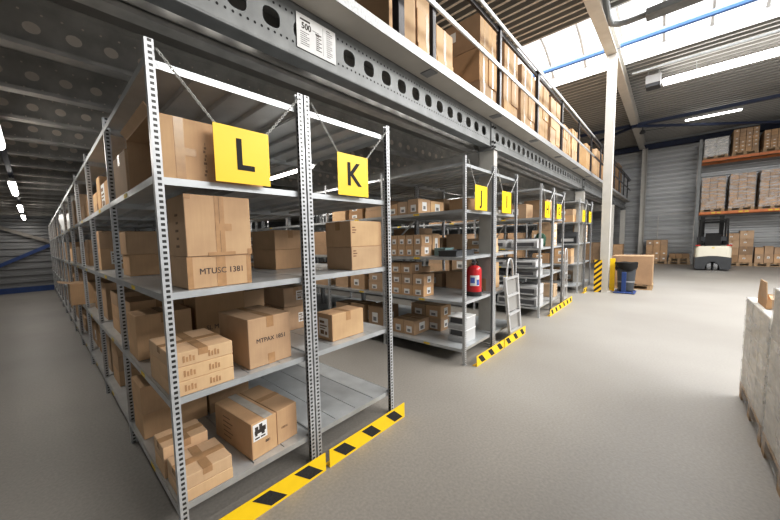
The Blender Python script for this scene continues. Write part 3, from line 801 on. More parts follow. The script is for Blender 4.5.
m = MB(); patch(m, 't', 0.52, 0.0, 0.86, 1, W_, D_, H_, 0.0016); m.obj('tape', M['tape_grey'], o)
m = MB()
for k in range(5): patch(m, 'l', 0.25, 0.2+0.14*k, 0.45+0.06*(k % 2), 0.225+0.14*k, W_, D_, H_)
m.obj('printing', M['ink_soft'], o)
carton('brown carton right of the pictogram carton, lowest shelf of rack L', 0.620, 0.085, Zs[0], 0.172, 0.45, 0.235, 0.09, 'x', (), (('f', '10016', 0.022, 0.35, 0.45, 'ink_soft'),), gl)
carton('lower brown carton of the pair at the rear left, lowest shelf, first bay, rack L', 0.0, 0.83, Zs[0], 0.44, 0.28, 0.19, 0, '', (), (), gl)
carton('upper brown carton of the pair at the rear left, lowest shelf, first bay, rack L', -0.005, 0.80, Zs[0]+0.191, 0.36, 0.29, 0.20, 0, 'y', (), (), gl)
carton('dark brown carton at the rear of the lowest shelf behind the pictogram carton', 0.46, 0.83, Zs[0], 0.34, 0.26, 0.24, 0, 'y', (), (), gl, 'card_dark')

# open carton on the top level
def open_carton(label, x0, y0, z, w, d, h, group):
    m = MB(); th = 0.006
    m.box(0, w, 0, th, 0, h); m.box(0, w, d-th, d, 0, h); m.box(w-th, w, th, d-th, 0, h)
    m.box(0, w-th, th, d-th, 0, th); m.box(0, w-th, th, d-th, h-th, h)
    o = m.obj('carton', [M['card']], None, (x0, y0, z)); tag(o, label, 'carton', group)
    m = MB(); m.add([(0, 0.005, h), (0, d-0.005, h), (-0.012, d-0.01, h*0.72), (-0.012, 0.01, h*0.72)], [(0,1,2,3)])
    m = MB(); m.prism([(0, h), (-0.03, h+0.035), (-0.026, h+0.04), (0.004, h+0.004)], 0.004, d-0.004, 'y'); m.obj('flap', M['card'], o)
    m = MB(); patch(m, 'f', 0.165, 0, 0.245, 1, w, d, h); patch(m, 'f', 0.245, 0.40, 0.34, 0.52, w, d, h); m.obj('tape', M['tape'], o)
    m = MB()
    for k in range(9): patch(m, 'f', 0.405+0.008*(k % 3), 0.1+0.065*k, 0.425+0.008*(k % 2), 0.14+0.065*k, w, d, h)
    m.obj('printing', M['ink_soft'], o)
    return o
open_carton('large brown carton lying open toward the left aisle, behind the L sign', 0.0, 0.045, Zs[3], 0.58, 0.57, 0.31, gl)
carton('tall pale brown carton behind the open carton on the top stocked shelf of rack L', -0.005, 0.66, Zs[3], 0.32, 0.40, 0.27, 0, 'x', (), (), gl, 'card_light')
# second bay and third bay, hand placed
b1, b2 = S, 2*S
carton('lower brown carton of the near pair on the third shelf, second bay, rack L', 0.085, b1+0.07, Zs[2], 0.55, 0.27, 0.172, 0, '', (), (), gl)
carton('upper brown carton of the near pair on the third shelf, second bay, rack L', 0.072, b1+0.065, Zs[2]+0.173, 0.55, 0.27, 0.185, 0, '', (), (), gl)
carton('brown carton with two white labels on the third shelf, third bay of rack L', 0.05, b2+0.09, Zs[2], 0.56, 0.55, 0.23, 0, '', (('f', 0.16, 0.25, 0.37, 0.85), ('f', 0.48, 0.28, 0.66, 0.88)), (), gl)
carton('brown carton on top of the carton with two white labels, rack L', 0.05, b2+0.09, Zs[2]+0.231, 0.56, 0.55, 0.185, 0, 'y', (), (), gl)
for k in range(3):
    carton(f'{["lowest","middle","topmost"][k]} of three brown cartons on the second shelf, second bay of rack L', 0.046, b1+0.50, Zs[1]+0.124*k, 0.46, 0.36, 0.123, 0, 'y' if k == 2 else '', (), (), gl)
    carton(f'{["lowest","middle","topmost"][k]} of three brown cartons on the lowest shelf, second bay of rack L', 0.046, b1+0.78, Zs[0]+0.148*k, 0.42, 0.34, 0.147, 0, 'y' if k == 2 else '', (), (), gl)
carton('tall brown carton beside the three-carton stack, second shelf, second bay of rack L', 0.06, b1+0.06, Zs[1], 0.42, 0.36, 0.34, 0, 'y', (), (), gl)
carton('low brown carton at the near end of the lowest shelf, second bay of rack L', 0.06, b1+0.10, Zs[0], 0.5, 0.34, 0.16, 0, 'y', (), (), gl)
o = carton('brown carton with large white side sheet, top stocked shelf, second bay, rack L', 0.05, b1+0.40, Zs[3], 0.34, 0.5, 0.26, 0, 'y', (('l', 0.05, 0.12, 0.42, 0.98),), (), gl)
carton('tall narrow brown carton, far end of top stocked shelf, second bay, rack L', 0.05, b1+0.95, Zs[3], 0.3, 0.2, 0.36, 0, 'y', (), (), gl)

LVN = ['lowest', 'second', 'third', 'top stocked']
def wordy(h, d): return 'tall' if h > 0.30 else ('flat' if h < 0.15 else ('wide' if d > 0.42 else 'plain'))
def fill(letter, bay, lv, xa, xb, ya, yb, n, hr=(0.16, 0.40), labels=0.25, group=None, side='', stack=0.4, mat=None, tape=True, seg=''):
    g = group or f'brown cartons on rack {letter}'
    y = ya; i = 0
    avail = (yb - ya)/n
    for k in range(n):
        d = avail*random.uniform(0.72, 0.93); w = (xb - xa)*random.uniform(0.8, 1.0)
        h = random.uniform(*hr); mt = mat or random.choice(['card', 'card', 'card', 'card_light', 'card_dark'])
        y0 = ya + avail*k + (avail - d)*0.5
        lab = (('l', 0.25, 0.25, 0.6, 0.7),) if random.random() < labels else ()
        if random.random() < labels: lab = lab + (('f', 0.3, 0.25, 0.65, 0.7),)
        x0 = xa + random.uniform(0, 0.03)
        base = f'{LVN[lv]} shelf, {ORD[bay]} bay, rack {letter}{side}'
        pos = ORD[k] + ' from front' if n > 1 else 'alone'
        if random.random() < stack and h > 0.2:
            h1 = h*random.uniform(0.45, 0.55)
            carton(f'lower brown carton of a pair, {base}, {pos}', x0, y0, Zs[lv], w, d, h1, 0, '', lab, (), g, mt, rich=False)
            carton(f'upper brown carton of a pair, {base}, {pos}', x0+0.006, y0+0.006, Zs[lv]+h1+0.001, w-0.01, d-0.012, h-h1, 0, 'y' if tape else '', lab, (), g, mt, rich=False)
        else:
            carton(f'{wordy(h, d)} brown carton, {base}, {pos}', x0, y0, Zs[lv], w, d, h, 0, 'y' if tape else '', lab, (), g, mt, rich=False)
for bay in range(2, 12):
    ya, yb = bay*S + 0.04, (bay+1)*S - 0.04
    for lv in range(4):
        if bay == 2 and lv == 2: continue
        if (bay, lv) in ((5, 3), (3, 1)): continue
        n = 3 if bay < 4 else 2
        if bay >= 9: n = 1 + (lv + bay) % 2
        fill('L', bay, lv, 0.046, 0.46, ya, yb, n, (0.2, 0.46) if bay < 7 else (0.25, 0.44), 0.12, stack=0.5 if bay < 4 else 0.25, tape=bay < 5)
# carton with a flap pushed out into the aisle
o = carton('brown carton with open flaps sticking out into the left aisle, second shelf of rack L', -0.14, 3*S+0.36, Zs[1], 0.50, 0.44, 0.30, 0, '', (), (), gl)
m = MB(); m.prism([(0.0, 0.30), (-0.12, 0.325), (-0.12, 0.33), (0.0, 0.306)], 0.01, 0.43, 'y'); m.obj('flap', M['card_light'], o)
m = MB(); m.prism([(0.0, 0.0), (0.0, 0.30), (-0.004, 0.30), (-0.004, 0.0)], 0.01, 0.43, 'y'); m.obj('side_panel', M['card_light'], o)
# white bag, white parcels
def blob(name, label, cat, loc, rx, ry, rz_, mat, seed=1, flat=0.0):
    rnd = random.Random(seed); bm = bmesh.new(); bmesh.ops.create_icosphere(bm, subdivisions=3, radius=1)
    ph = [rnd.uniform(0, 6) for _ in range(6)]
    for v in bm.verts:
        p = v.co; k = 1 + 0.16*math.sin(3*p.x+ph[0])*math.cos(4*p.y+ph[1]) + 0.12*math.sin(5*p.z+ph[2]+3*p.x)
        v.co = Vector((p.x*rx*k, p.y*ry*k, max(p.z*k, -0.75)*rz_ + 0.75*rz_))
    me = bpy.data.meshes.new(name); bm.to_mesh(me); bm.free(); me.materials.append(mat)
    me.polygons.foreach_set('use_smooth', [True]*len(me.polygons))
    return tag(link(name, me, None, loc), label, cat)
blob('plastic_bag', 'crumpled white plastic bag on the top stocked shelf of rack L, far down the aisle', 'bag', (0.16, 5*S+0.55, Zs[3]+0.002), 0.2, 0.36, 0.24, M['bag'], 3)

# --- rack K
gk = 'brown cartons on rack K'
carton('lower of two wide brown cartons at the front of rack K, third shelf', 1.335, 0.045, Zs[2], 0.372, 0.30, 0.185, 0, '', (), (), gk)
o = carton('upper of two wide brown cartons at the front of rack K, third shelf', 1.330, 0.045, Zs[2]+0.186, 0.378, 0.30, 0.205, 0, 'x', (), (), gk)
for q in [q for q in COL.objects if q.get('label', '').endswith('wide brown cartons at the front of rack K, third shelf')]:
    m = MB()
    for k in range(3): patch(m, 'f', 0.05, 0.80-0.11*k, 0.14+0.03*(k % 2), 0.85-0.11*k, 0.372, 0.30, 0.185)
    m.obj('printing', M['ink_soft'], q)
carton('brown carton with white label on its left side, second shelf of rack K', 1.150, 0.095, Zs[1], 0.355, 0.185, 0.212, 0, 'y', (('l', 0.14, 0.12, 0.74, 0.82),), (), gk)
carton('lower of two brown cartons behind the front upright, third shelf of rack K', 1.05, 0.70, Zs[2], 0.33, 0.40, 0.175, 0, '', (), (), gk)
carton('upper of two brown cartons behind the front upright, third shelf of rack K', 1.05, 0.70, Zs[2]+0.176, 0.33, 0.40, 0.17, 0, 'y', (), (), gk)
carton('lower of two brown cartons at the rear of the second shelf, rack K', 1.06, 0.62, Zs[1], 0.25, 0.34, 0.21, 0, '', (('f', 0.6, 0.3, 0.85, 0.7),), (), gk)
carton('upper of two brown cartons at the rear of the second shelf, rack K', 1.07, 0.63, Zs[1]+0.211, 0.26, 0.34, 0.17, 0, 'y', (('f', 0.5, 0.3, 0.9, 0.8),), (), gk)
for bay in (1, 2):
    ya, yb = bay*S+0.04, (bay+1)*S-0.04
    for lv in (1, 2):
        fill('K', bay, lv, 0.96, 1.40, ya, yb, 2, (0.25, 0.42), 0.4, stack=0.6, tape=False)
fill('K', 1, 3, 1.0, 1.5, S+0.4, 2*S-0.05, 2, (0.2, 0.3), 0.3, stack=0, tape=False)

# --- rack J: small labelled cartons facing the aisle
gj = 'small labelled cartons on rack J'
def small(lv, x0, y0, w, d, h, where, z=0.0, lf=True, ll=True, mat='card'):
    labs = ()
    if ll: labs += (('l', 0.28, 0.16, 0.78, 0.62),)
    if lf: labs += (('f', 0.32, 0.22, 0.68, 0.80),)
    carton(where, x0, y0, Zs[lv]+z, w, d, h, 0, 'y', labs, (), gj, mat, rich=False, ends=False)
for k in range(3):
    small(3, 3.235, 0.66+0.172*k, 0.30, 0.165, 0.20-0.02*k, f'{ORD[k]} from front of three small cartons, top stocked shelf of rack J, aisle side')
small(3, 3.545, 0.66, 0.36, 0.30, 0.19, 'wider carton right of the three small ones, top stocked shelf of rack J', 0, True, False, 'card_light')
for k in range(4):
    for r in range(2):
        small(2, 3.235+0.01*r, 0.62+0.132*k, 0.26, 0.126, 0.145, f'{["lower","upper"][r]} small labelled carton, third shelf of rack J, {ORD[k]} from front', 0.146*r)
for k in range(2):
    small(2, 3.52, 0.62+0.2*k, 0.2, 0.18, 0.30-0.12*k, f'small carton in the second line, third shelf of rack J, {ORD[k]} from front', 0, True, False)
for k in range(3):
    for r in range(3 if k else 2):
        small(1, 3.225+0.012*(r % 2), 0.585+0.185*k, 0.26, 0.178, 0.150, f'{["lowest","second","third"][r]} small labelled carton in the {ORD[k]} stack, second shelf of rack J', 0.151*r)
small(1, 3.50, 0.70, 0.14, 0.2, 0.29, 'upright small carton right of the front stack, second shelf of rack J', 0, True, False, 'card_light')
for k in range(2):
    small(0, 3.285, 0.78+0.19*k, 0.40, 0.184, 0.20, f'wide labelled carton on the lowest shelf of rack J, {ORD[k]} from front')
for k in range(2):
    for r in range(2):
        small(0, 3.70+0.0*r, 0.60+0.26*k, 0.30, 0.25, 0.185, f'{["lower","upper"][r]} labelled carton right of the wide ones, lowest shelf of rack J, {["front","rear"][k]} stack', 0.186*r)
for lv in range(4):
    fill('J', 1, lv, 3.24, 3.62, S+0.04, 2*S-0.04, 3, (0.25, 0.42) if lv < 3 else (0.15, 0.25), 0.6, stack=0.8, tape=False)
    if lv in (1, 2): fill('J', 2, lv, 3.24, 3.7, 2*S+0.04, 3*S-0.04, 2, (0.3, 0.42), 0.6, stack=0.6, tape=False)
# dark trays and teal basket on the third shelf of J
def tray(name, label, x0, y0, z, w, d, h, mat, cat='tray'):
    m = MB(); th = 0.008
    m.prism([(0, 0), (w, 0), (w, d), (0, d)], 0, th)
    t_ = 0.02
    for (xa, xb, ya, yb) in ((0, w, 0, th), (0, w, d-th, d), (0, th, th, d-th), (w-th, w, th, d-th)): m.box(xa, xb, ya, yb, th, h)
    m.box(-0.012, w+0.012, -0.012, 0, h-0.012, h); m.box(-0.012, 0, 0, d, h-0.012, h); m.box(w, w+0.012, 0, d, h-0.012, h)
    return tag(m.obj(name, mat, None, (x0, y0, z)), label, cat)
tray('parts_tray', 'black plastic tray at the front of the third shelf, rack J', 3.26, 0.14, Zs[2], 0.5, 0.24, 0.075, M['charcoal'])
tray('parts_basket', 'teal grey basket behind the black tray on rack J', 3.50, 0.42, Zs[2], 0.22, 0.16, 0.10, M['tealgrey'], 'basket')

# grey storage bins stacked on the lowest shelf of J
for k in range(2):
    t = thing('storage_bin', f'{["lower","upper"][k]} grey storage bin with dark front opening, lowest shelf of rack J', 'storage bin', (3.42, 0.10, Zs[0]+0.165*k+0.001), 0, 'grey storage bins')
    m = MB(); m.prism([(0, 0.02), (0, 0.06), (0.05, 0.16), (0.24, 0.16), (0.24, 0.0), (0.02, 0.0)], 0, 0.26, 'y'); 
    m = MB(); m.prism([(0.0, 0.0), (0.30, 0.0), (0.30, 0.16), (0.05, 0.16), (0.03, 0.075), (0.0, 0.06)], 0.0, 0.24, 'y'); m.obj('bin_body', M['device'], t)
    m = MB(); m.add([(0.029, 0.02, 0.078), (0.029, 0.22, 0.078), (0.048, 0.22, 0.15), (0.048, 0.02, 0.15)], [(0,1,2,3)]); 
    m.prism([(0.024, 0.075), (0.044, 0.155), (0.05, 0.155), (0.031, 0.075)], 0.025, 0.215, 'y'); m.obj('opening', M['device_dark'], t)
    m = MB(); m.box(0.0, 0.31, -0.006, 0.246, 0.152, 0.162, c=0.002); m.obj('rim', M['paper'], t)

# fire extinguisher
t = thing('fire_extinguisher', 'red fire extinguisher standing on the second shelf of rack J', 'fire extinguisher', (3.745, 0.13, Zs[1]))
t.scale = (0.93, 0.93, 0.93)
m = MB(); m.lathe([(0.07, 0.035), (0.098, 0.045), (0.1, 0.07), (0.1, 0.37), (0.09, 0.405), (0.06, 0.43), (0.03, 0.44)], 28); m.obj('cylinder', M['red'], t, smooth=True)
m = MB(); m.lathe([(0.085, 0.0), (0.102, 0.0), (0.104, 0.06), (0.09, 0.065)], 28); m.obj('foot_ring', M['rubber'], t, smooth=True)
m = MB(); m.lathe([(0.022, 0.43), (0.022, 0.47), (0.03, 0.475), (0.03, 0.50), (0.012, 0.505)], 14); m.obj('valve', M['device_dark'], t, smooth=True)
m = MB(); m.bar((-0.02, 0, 0.51), (-0.13, -0.02, 0.535), 0.025, 0.012); m.bar((-0.02, 0, 0.485), (-0.12, -0.02, 0.475), 0.022, 0.01); m.obj('handle', M['device_dark'], t)
m = MB(); m.tube([(0.03, 0, 0.487), (0.08, 0.0, 0.50), (0.115, -0.01, 0.44), (0.118, -0.02, 0.30), (0.15, -0.03, 0.12), (0.22, -0.03, 0.03)], 0.011, 8); m.obj('hose', M['rubber'], t, smooth=True)
def arc_patch(r, a0, a1, z0, z1, n=8):
    mm = MB(); vs = []
    for k in range(n+1):
        a = a0 + (a1-a0)*k/n
        for z in (z0, z1): vs.append((r*math.cos(a), r*math.sin(a), z))
    mm.add(vs, [(2*k, 2*k+2, 2*k+3, 2*k+1) for k in range(n)]); return mm
va = math.atan2(-1.85, -4.19)
arc_patch(0.1012, va-0.55, va+0.75, 0.15, 0.30).obj('instruction_label', M['paper'], t, smooth=True)
arc_patch(0.1018, va-0.5, va+0.1, 0.19, 0.27).obj('pictogram', M['blue_label'], t, smooth=True)
arc_patch(0.1018, va+0.35, va+0.7, 0.16, 0.24).obj('pictogram', M['blue_label'], t, smooth=True)

# step ladder leaning in the aisle end of rack I
t = thing('step_ladder', 'folded aluminium step ladder leaning in front of rack I', 'ladder', (4.50, -0.088, 0))
def lp(s, z): return ((0.0 - 0.27*z) if not s else (0.44 - 0.20*z), 0.0, z)
for s in (0, 1):
    m = MB(); m.bar(lp(s, 0.03), lp(s, 0.98), 0.035, 0.042); r = m.obj('rail', M['alu'], t)
    m = MB(); a = Vector(lp(s, 0.0)); m.box(a.x-0.025, a.x+0.025, a.y-0.022, a.y+0.022, 0.006, 0.05, c=0.004); m.obj('rubber_foot', M['rubber'], r)
for z in (0.13, 0.41, 0.69, 0.95):
    a, b_ = Vector(lp(0, z)), Vector(lp(1, z)); m = MB(); m.bar(a, b_, 0.045, 0.028); m.obj('step', M['alu'], t)
for z0, z1 in ((0.44, 0.67), (0.155, 0.39), (0.71, 0.93)):
    a, b_, c, d = [Vector(v) for v in (lp(0, z0), lp(1, z0), lp(1, z1), lp(0, z1))]
    off = Vector((0, 0.012, 0)); m = MB(); m.add([a+off, b_+off, c+off, d+off], [(0,1,2,3)]); q = m.obj('back_panel', M['ladder_panel'], t)
pts = [(-0.055 - 0.115*math.cos(PI*k/12), 0.0, 1.06 + 0.17*math.sin(PI*k/12)) for k in range(13)]
m = MB(); m.tube([(-0.19, 0, 0.92)] + pts + [(0.09, 0, 0.92)], 0.013, 8); m.obj('hand_loop', M['alu'], t, smooth=True)
t = thing('step_ladder', 'second, narrow step ladder leaning in front of rack G', 'ladder', (7.75, -0.088, 0))
for s in (0, 1):
    m = MB(); m.bar((0.27*s, 0, 0.03), (0.04+0.20*s, 0.0, 1.0), 0.03, 0.03); r = m.obj('rail', M['alu'], t)
    m = MB(); m.box(0.27*s-0.02, 0.27*s+0.02, -0.02, 0.02, 0.006, 0.05); m.obj('rubber_foot', M['rubber'], r)
for z in (0.15, 0.42, 0.7, 0.97):
    m = MB(); m.bar((0.005+0.03*z, 0.0, z), (0.27-0.03*z, 0.0, z), 0.04, 0.026); m.obj('step', M['alu'], t)
m = MB(); m.tube([(0.04, 0.0, 0.98)] + [(0.14-0.1*math.cos(PI*k/10), 0.0, 1.1+0.15*math.sin(PI*k/10)) for k in range(11)] + [(0.24, 0.0, 0.98)], 0.012, 8); m.obj('hand_loop', M['alu'], t, smooth=True)

# --- rack I
fill('I', 0, 3, 4.15, 4.55, 0.35, 1.15, 2, (0.2, 0.3), 0.4, stack=0, tape=False)
fill('I', 0, 2, 4.15, 4.6, 0.10, 1.15, 3, (0.15, 0.36), 0.6, stack=0.5, tape=False)
fill('I', 0, 1, 4.15, 4.7, 0.10, 1.15, 3, (0.2, 0.4), 0.5, stack=0.3, tape=False)
for lv in (1, 2, 3): fill('I', 1, lv, 4.16, 4.75, S+0.04, 2*S-0.04, 2, (0.25, 0.42), 0.5, stack=0.5, tape=False)

# --- rack H: printers and devices
def printer(label, x0, y0, z, w, d, h, dark=False):
    t = thing('printer', label, 'printer', (x0, y0, z), 0, 'grey printers on rack H')
    body, tr = (M['device_dark'], M['charcoal']) if dark else (M['device'], M['device_dark'])
    m = MB(); m.prism([(0.02, 0), (w, 0), (w, h), (0.10, h), (0.02, h*0.78), (0, h*0.6), (0, 0.03)], 0, d, 'y'); m.obj('printer_body', body, t)
    m = MB(); m.box(-0.012, 0.05, d*0.12, d*0.88, h*0.22, h*0.62, c=0.004); m.obj('front_panel', tr, t)
    m = MB(); m.box(-0.06, 0.02, d*0.2, d*0.8, h*0.10, h*0.16); m.obj('paper_tray', body, t)
    m = MB(); m.box(0.12, w-0.03, d*0.1, d*0.9, h, h+0.012, c=0.004); m.obj('lid', tr, t)
H0 = RX['H']
for k in range(2): printer(f'{["front","rear"][k]} grey printer on the third shelf of rack H, below the H sign', H0+0.06, 0.06+0.56*k, Zs[2], 0.40, 0.46, 0.17)
for k in range(2): printer(f'{["front","rear"][k]} low grey printer on the middle half shelf of rack H', H0+0.07, 0.08+0.54*k, 0.96, 0.42, 0.46, 0.13)
for k in range(2): printer(f'{["front","rear"][k]} grey printer on the second shelf of rack H', H0+0.06, 0.06+0.54*k, Zs[1]+0.001, 0.40, 0.46, 0.135, k == 1)
for k in range(3):
    for r in range(2 if k < 2 else 1): printer(f'{["lower","upper"][r]} grey printer on the lowest shelf of rack H, {ORD[k]} from front', H0+0.055, 0.05+0.39*k, Zs[0]+0.001+0.215*r, 0.45, 0.33, 0.20, (k + r) % 3 == 2)
fill('H', 0, 3, H0+0.06, H0+0.5, 0.20, 0.66, 1, (0.25, 0.3), 0.6, stack=0, tape=False)
carton('small white carton on the top stocked shelf of rack H', H0+0.03, 0.74, Zs[3], 0.26, 0.26, 0.2, 0, '', (), (), 'cartons on rack H', 'white_card', rich=False)
for lv in range(4): fill('H', 1, lv, H0+0.06, H0+0.6, S+0.04, 2*S-0.04, 2, (0.3, 0.42), 0.5, stack=0.5, tape=False)
blob('canvas_bag', 'dark green canvas bag on the third shelf between racks H and G', 'bag', (6.90, 0.16, Zs[2]+0.012), 0.09, 0.10, 0.15, M['green'], 5)
G0 = RX['G']
for r in range(3):
    carton(f'{["lowest","middle","topmost"][r]} of three pale cartons at the front of rack G, third shelf', G0+0.25, 0.05, Zs[2]+0.165*r, 0.3, 0.3, 0.164, 0, '', (('f', 0.3, 0.2, 0.7, 0.8),), (), 'cartons on rack G', 'card_light', rich=False)
fill('G', 0, 1, G0+0.06, G0+0.5, 0.3, 1.15, 2, (0.2, 0.4), 0.4, stack=0.4, tape=False)
fill('G', 0, 3, G0+0.06, G0+0.6, 0.1, 1.15, 2, (0.25, 0.42), 0.4, stack=0.4, tape=False)
carton('yellow brown carton on the lowest shelf of rack G behind the second ladder', G0+0.45, 0.06, Zs[0], 0.3, 0.3, 0.28, 0, '', (), (), 'cartons on rack G', 'card_light', rich=False)
F0 = RX['F']
for lv in (1, 2, 3):
    fill('F', 0, lv, F0+0.06, F0+0.5, 0.55 if lv == 2 else 0.1, 1.15, 2, (0.25, 0.42), 0.3, stack=0.5, tape=False)
    fill('F', 1, lv, F0+0.06, F0+0.6, S+0.04, 2*S-0.04, 2, (0.3, 0.44), 0.3, stack=0.4, tape=False)
t = thing('printer', 'black device on the third shelf at the front of rack F', 'printer', (F0+0.06, 0.06, Zs[2]), 0)
m = MB(); m.prism([(0.0, 0), (0.40, 0), (0.40, 0.22), (0.30, 0.30), (0.10, 0.30), (0.0, 0.18)], 0, 0.40, 'y'); m.obj('printer_body', M['charcoal'], t)
m = MB(); m.box(-0.01, 0.03, 0.06, 0.34, 0.05, 0.13); m.obj('paper_tray', M['device'], t)
for r in range(3):
    carton(f'{["lowest","middle","topmost"][r]} of three pale cartons at the front of rack E, third shelf', RX['E']+0.3, 0.05, Zs[2]+0.165*r, 0.3, 0.3, 0.164, 0, '', (('f', 0.3, 0.2, 0.7, 0.8),), (), 'cartons on rack E', 'card_light', rich=False)
for lv in (0, 1): fill('E', 0, lv, RX['E']+0.06, RX['E']+0.5, 0.1, 1.15, 2, (0.25, 0.42), 0.3, stack=0.5, tape=False)

# --- cartons on the deck, stacked behind the railing
DZ = MZ + 0.0555
gd = 'brown cartons stacked on the upper deck'
carton('large dark brown carton printed 8 6/17 on the deck, behind the wide dark post', 2.03, 0.17, DZ, 0.43, 1.25, 0.95, 0, 'y', (), (('l', '8 6/17', 0.11, 0.66, 0.42, 'ink'),), gd)
carton('brown carton on top of the 8 6/17 carton on the deck', 2.05, 0.19, DZ+0.953, 0.41, 1.1, 0.4, 0, 'y', (), (), gd)
for c in range(2):
    for r in range(2):
        carton(f'{["lower","upper"][r]} brown carton in the {["left","right"][c]} column right of the second railing post', 2.48+0.37*c, 0.15+0.01*r, DZ+0.33*r, 0.362, 0.6, 0.327, 0, 'f', (), (), gd, ends=False)
carton('small brown carton topping the cartons right of the second railing post', 2.48, 0.17, DZ+0.66, 0.30, 0.5, 0.36, 0, 'y', (), (), gd)
def dstack(ix, xa, xb, n, top, cols=2, y=0.14, mt='card_dark'):
    hh = (top - DZ)/n; w = (xb-xa)/cols
    for c in range(cols):
        for r in range(n):
            carton(f'brown deck carton, {ORD[ix]} pallet stack from the left, {["left","right"][c]} column, {["bottom","second","third","top"][r] if n > 2 else ["lower","upper"][r]} layer',
                   xa + w*c + 0.004*(r % 2), y + 0.01*((r+c) % 2), DZ + hh*r, w-0.008, 0.75, hh-0.003, 0, 'fy' if n <= 3 else '', (('l', 0.3, 0.45, 0.55, 0.75),) if (c == 0 and r == n-1) else (), (), gd, mt, rich=False, ends=False)
dstack(0, 3.92, 4.49, 3, 4.47)
dstack(1, 4.78, 5.40, 3, 4.45)
dstack(2, 5.55, 6.30, 3, 4.40)
dstack(3, 6.42, 7.2, 2, 4.42)
dstack(4, 7.4, 8.25, 4, 4.40, 2, 0.14, 'card')
dstack(5, 8.5, 9.2, 3, 4.1, 2, 0.14, 'card')
dstack(6, 9.4, 10.3, 2, 4.2, 2, 0.14, 'card')
dstack(7, 11.3, 12.4, 2, 4.2, 2)
dstack(8, 13.0, 14.2, 2, 4.35, 2)
dstack(9, 14.9, 16.2, 2, 4.2, 2)
dstack(10, 16.9, 18.2, 2, 4.5, 2)
dstack(11, 18.8, 20.2, 2, 4.75, 2)

# ------------------------------------------------------------------ pallets and pallet rack
def pallet_mesh(w, d, mat=None):
    m = MB(); n = 5
    for k in range(n):
        y = (d-0.1)*k/(n-1); m.box(0, w, y, y+0.1, 0.122, 0.144)
    for x in (0, w/2-0.05, w-0.1):
        m.box(x, x+0.1, 0, d, 0.1, 0.122); m.box(x, x+0.1, 0, d, 0, 0.022)
        for y in (0, d/2-0.05, d-0.1): m.box(x, x+0.1, y, y+0.1, 0.022, 0.1)
    return m
def load(label, x0, y0, z, w, d, h, nx, ny, nz, mat='card', wrap=True, group=None, name='pallet_load', labels=False, top_gap=()):
    """pallet with cartons; x0,y0 lower corner"""
    t = thing(name, label, 'pallet load', (x0, y0, z), 0, group)
    pallet_mesh(w, d).obj('pallet', M['wood'], t)
    cw, cd, ch = (w-0.02)/nx, (d-0.02)/ny, h/nz
    for i in range(nx):
        for j in range(ny):
            for k in range(nz):
                if 0 < i < nx-1 and 0 < j < ny-1 and k < nz-1: continue
                if i > 1: continue
                if k == nz-1 and (i, j) in top_gap: continue
                m = MB(); m.box(0.01+cw*i+0.003, 0.01+cw*(i+1)-0.003, 0.01+cd*j+0.003, 0.01+cd*(j+1)-0.003, 0.145+ch*k+0.001, 0.145+ch*(k+1)-0.001, 0, 0.012)
                if labels and i == 0 and random.random() < 0.6:
                    m.box(0.01+0.0015, 0.01+0.003, 0.01+cd*(j+0.3), 0.01+cd*(j+0.6), 0.145+ch*(k+0.35), 0.145+ch*(k+0.6), 1)
                m.obj('carton', [M[mat], M['paper']], t)
    if wrap:
        m = MB(); e = 0.004
        x_, y_, zb, zt = w+e, d+e, 0.10, 0.145+h+e
        m.add([(-e,-e,zb),(x_,-e,zb),(x_,y_,zb),(-e,y_,zb),(-e,-e,zt),(x_,-e,zt),(x_,y_,zt),(-e,y_,zt)], [(0,1,5,4),(1,2,6,5),(2,3,7,6),(3,0,4,7)])
        m.obj('stretch_wrap', M['wrap'], t)
    return t
PRX0, PRX1 = 20.9, 21.95
PRY = [-2.42, -5.16, -7.90]
t = thing('pallet_rack', 'tall pallet rack with orange beams against the far wall', 'pallet rack', (PRX0, PRY[0], 0))
for yy in PRY:
    for xx in (0, PRX1-PRX0-0.1):
        m = MB(); yr = yy - PRY[0]
        m.prism([(xx, yr-0.05), (xx+0.1, yr-0.05), (xx+0.1, yr-0.042), (xx+0.008, yr-0.042), (xx+0.008, yr+0.042), (xx+0.1, yr+0.042), (xx+0.1, yr+0.05), (xx, yr+0.05)], 0.01, 5.55)
        m.box(xx-0.02, xx+0.12, yr-0.07, yr+0.07, 0, 0.01)
        m.obj('upright', M['beam' if xx == 0 else 'joist'], t)
    m = MB()
    for k in range(6):
        z0 = 0.3 + 0.85*k; m.bar((0.06, yr, z0), (PRX1-PRX0-0.06, yr, z0+0.8), 0.03, 0.03)
    m.obj('brace', M['galv'], t)
for zz in (2.26, 4.54):
    for a in (0, 1):
        ya, yb = PRY[a]-PRY[0]-0.06, PRY[a+1]-PRY[0]+0.06
        for xx in (-0.012, PRX1-PRX0-0.04):
            m = MB(); m.box(xx, xx+0.05, yb, ya, zz, zz+0.11, c=0.006); bo = m.obj('beam', M['orange'], t)
            if xx < 0 and zz < 3:
                for k in range(3):
                    for q in (-0.16, 0.0):
                        m = MB(); yc = ya - 0.42 - 0.76*k + q; m.box(xx-0.0025, xx-0.0005, yc-0.055, yc+0.055, zz+0.03, zz+0.085); m.obj('sticker', M['sticker'], bo)
gp = 'pallet loads on the pallet rack'
UX = 20.95
ywid = 0.70
nm = ['left', 'middle', 'right']
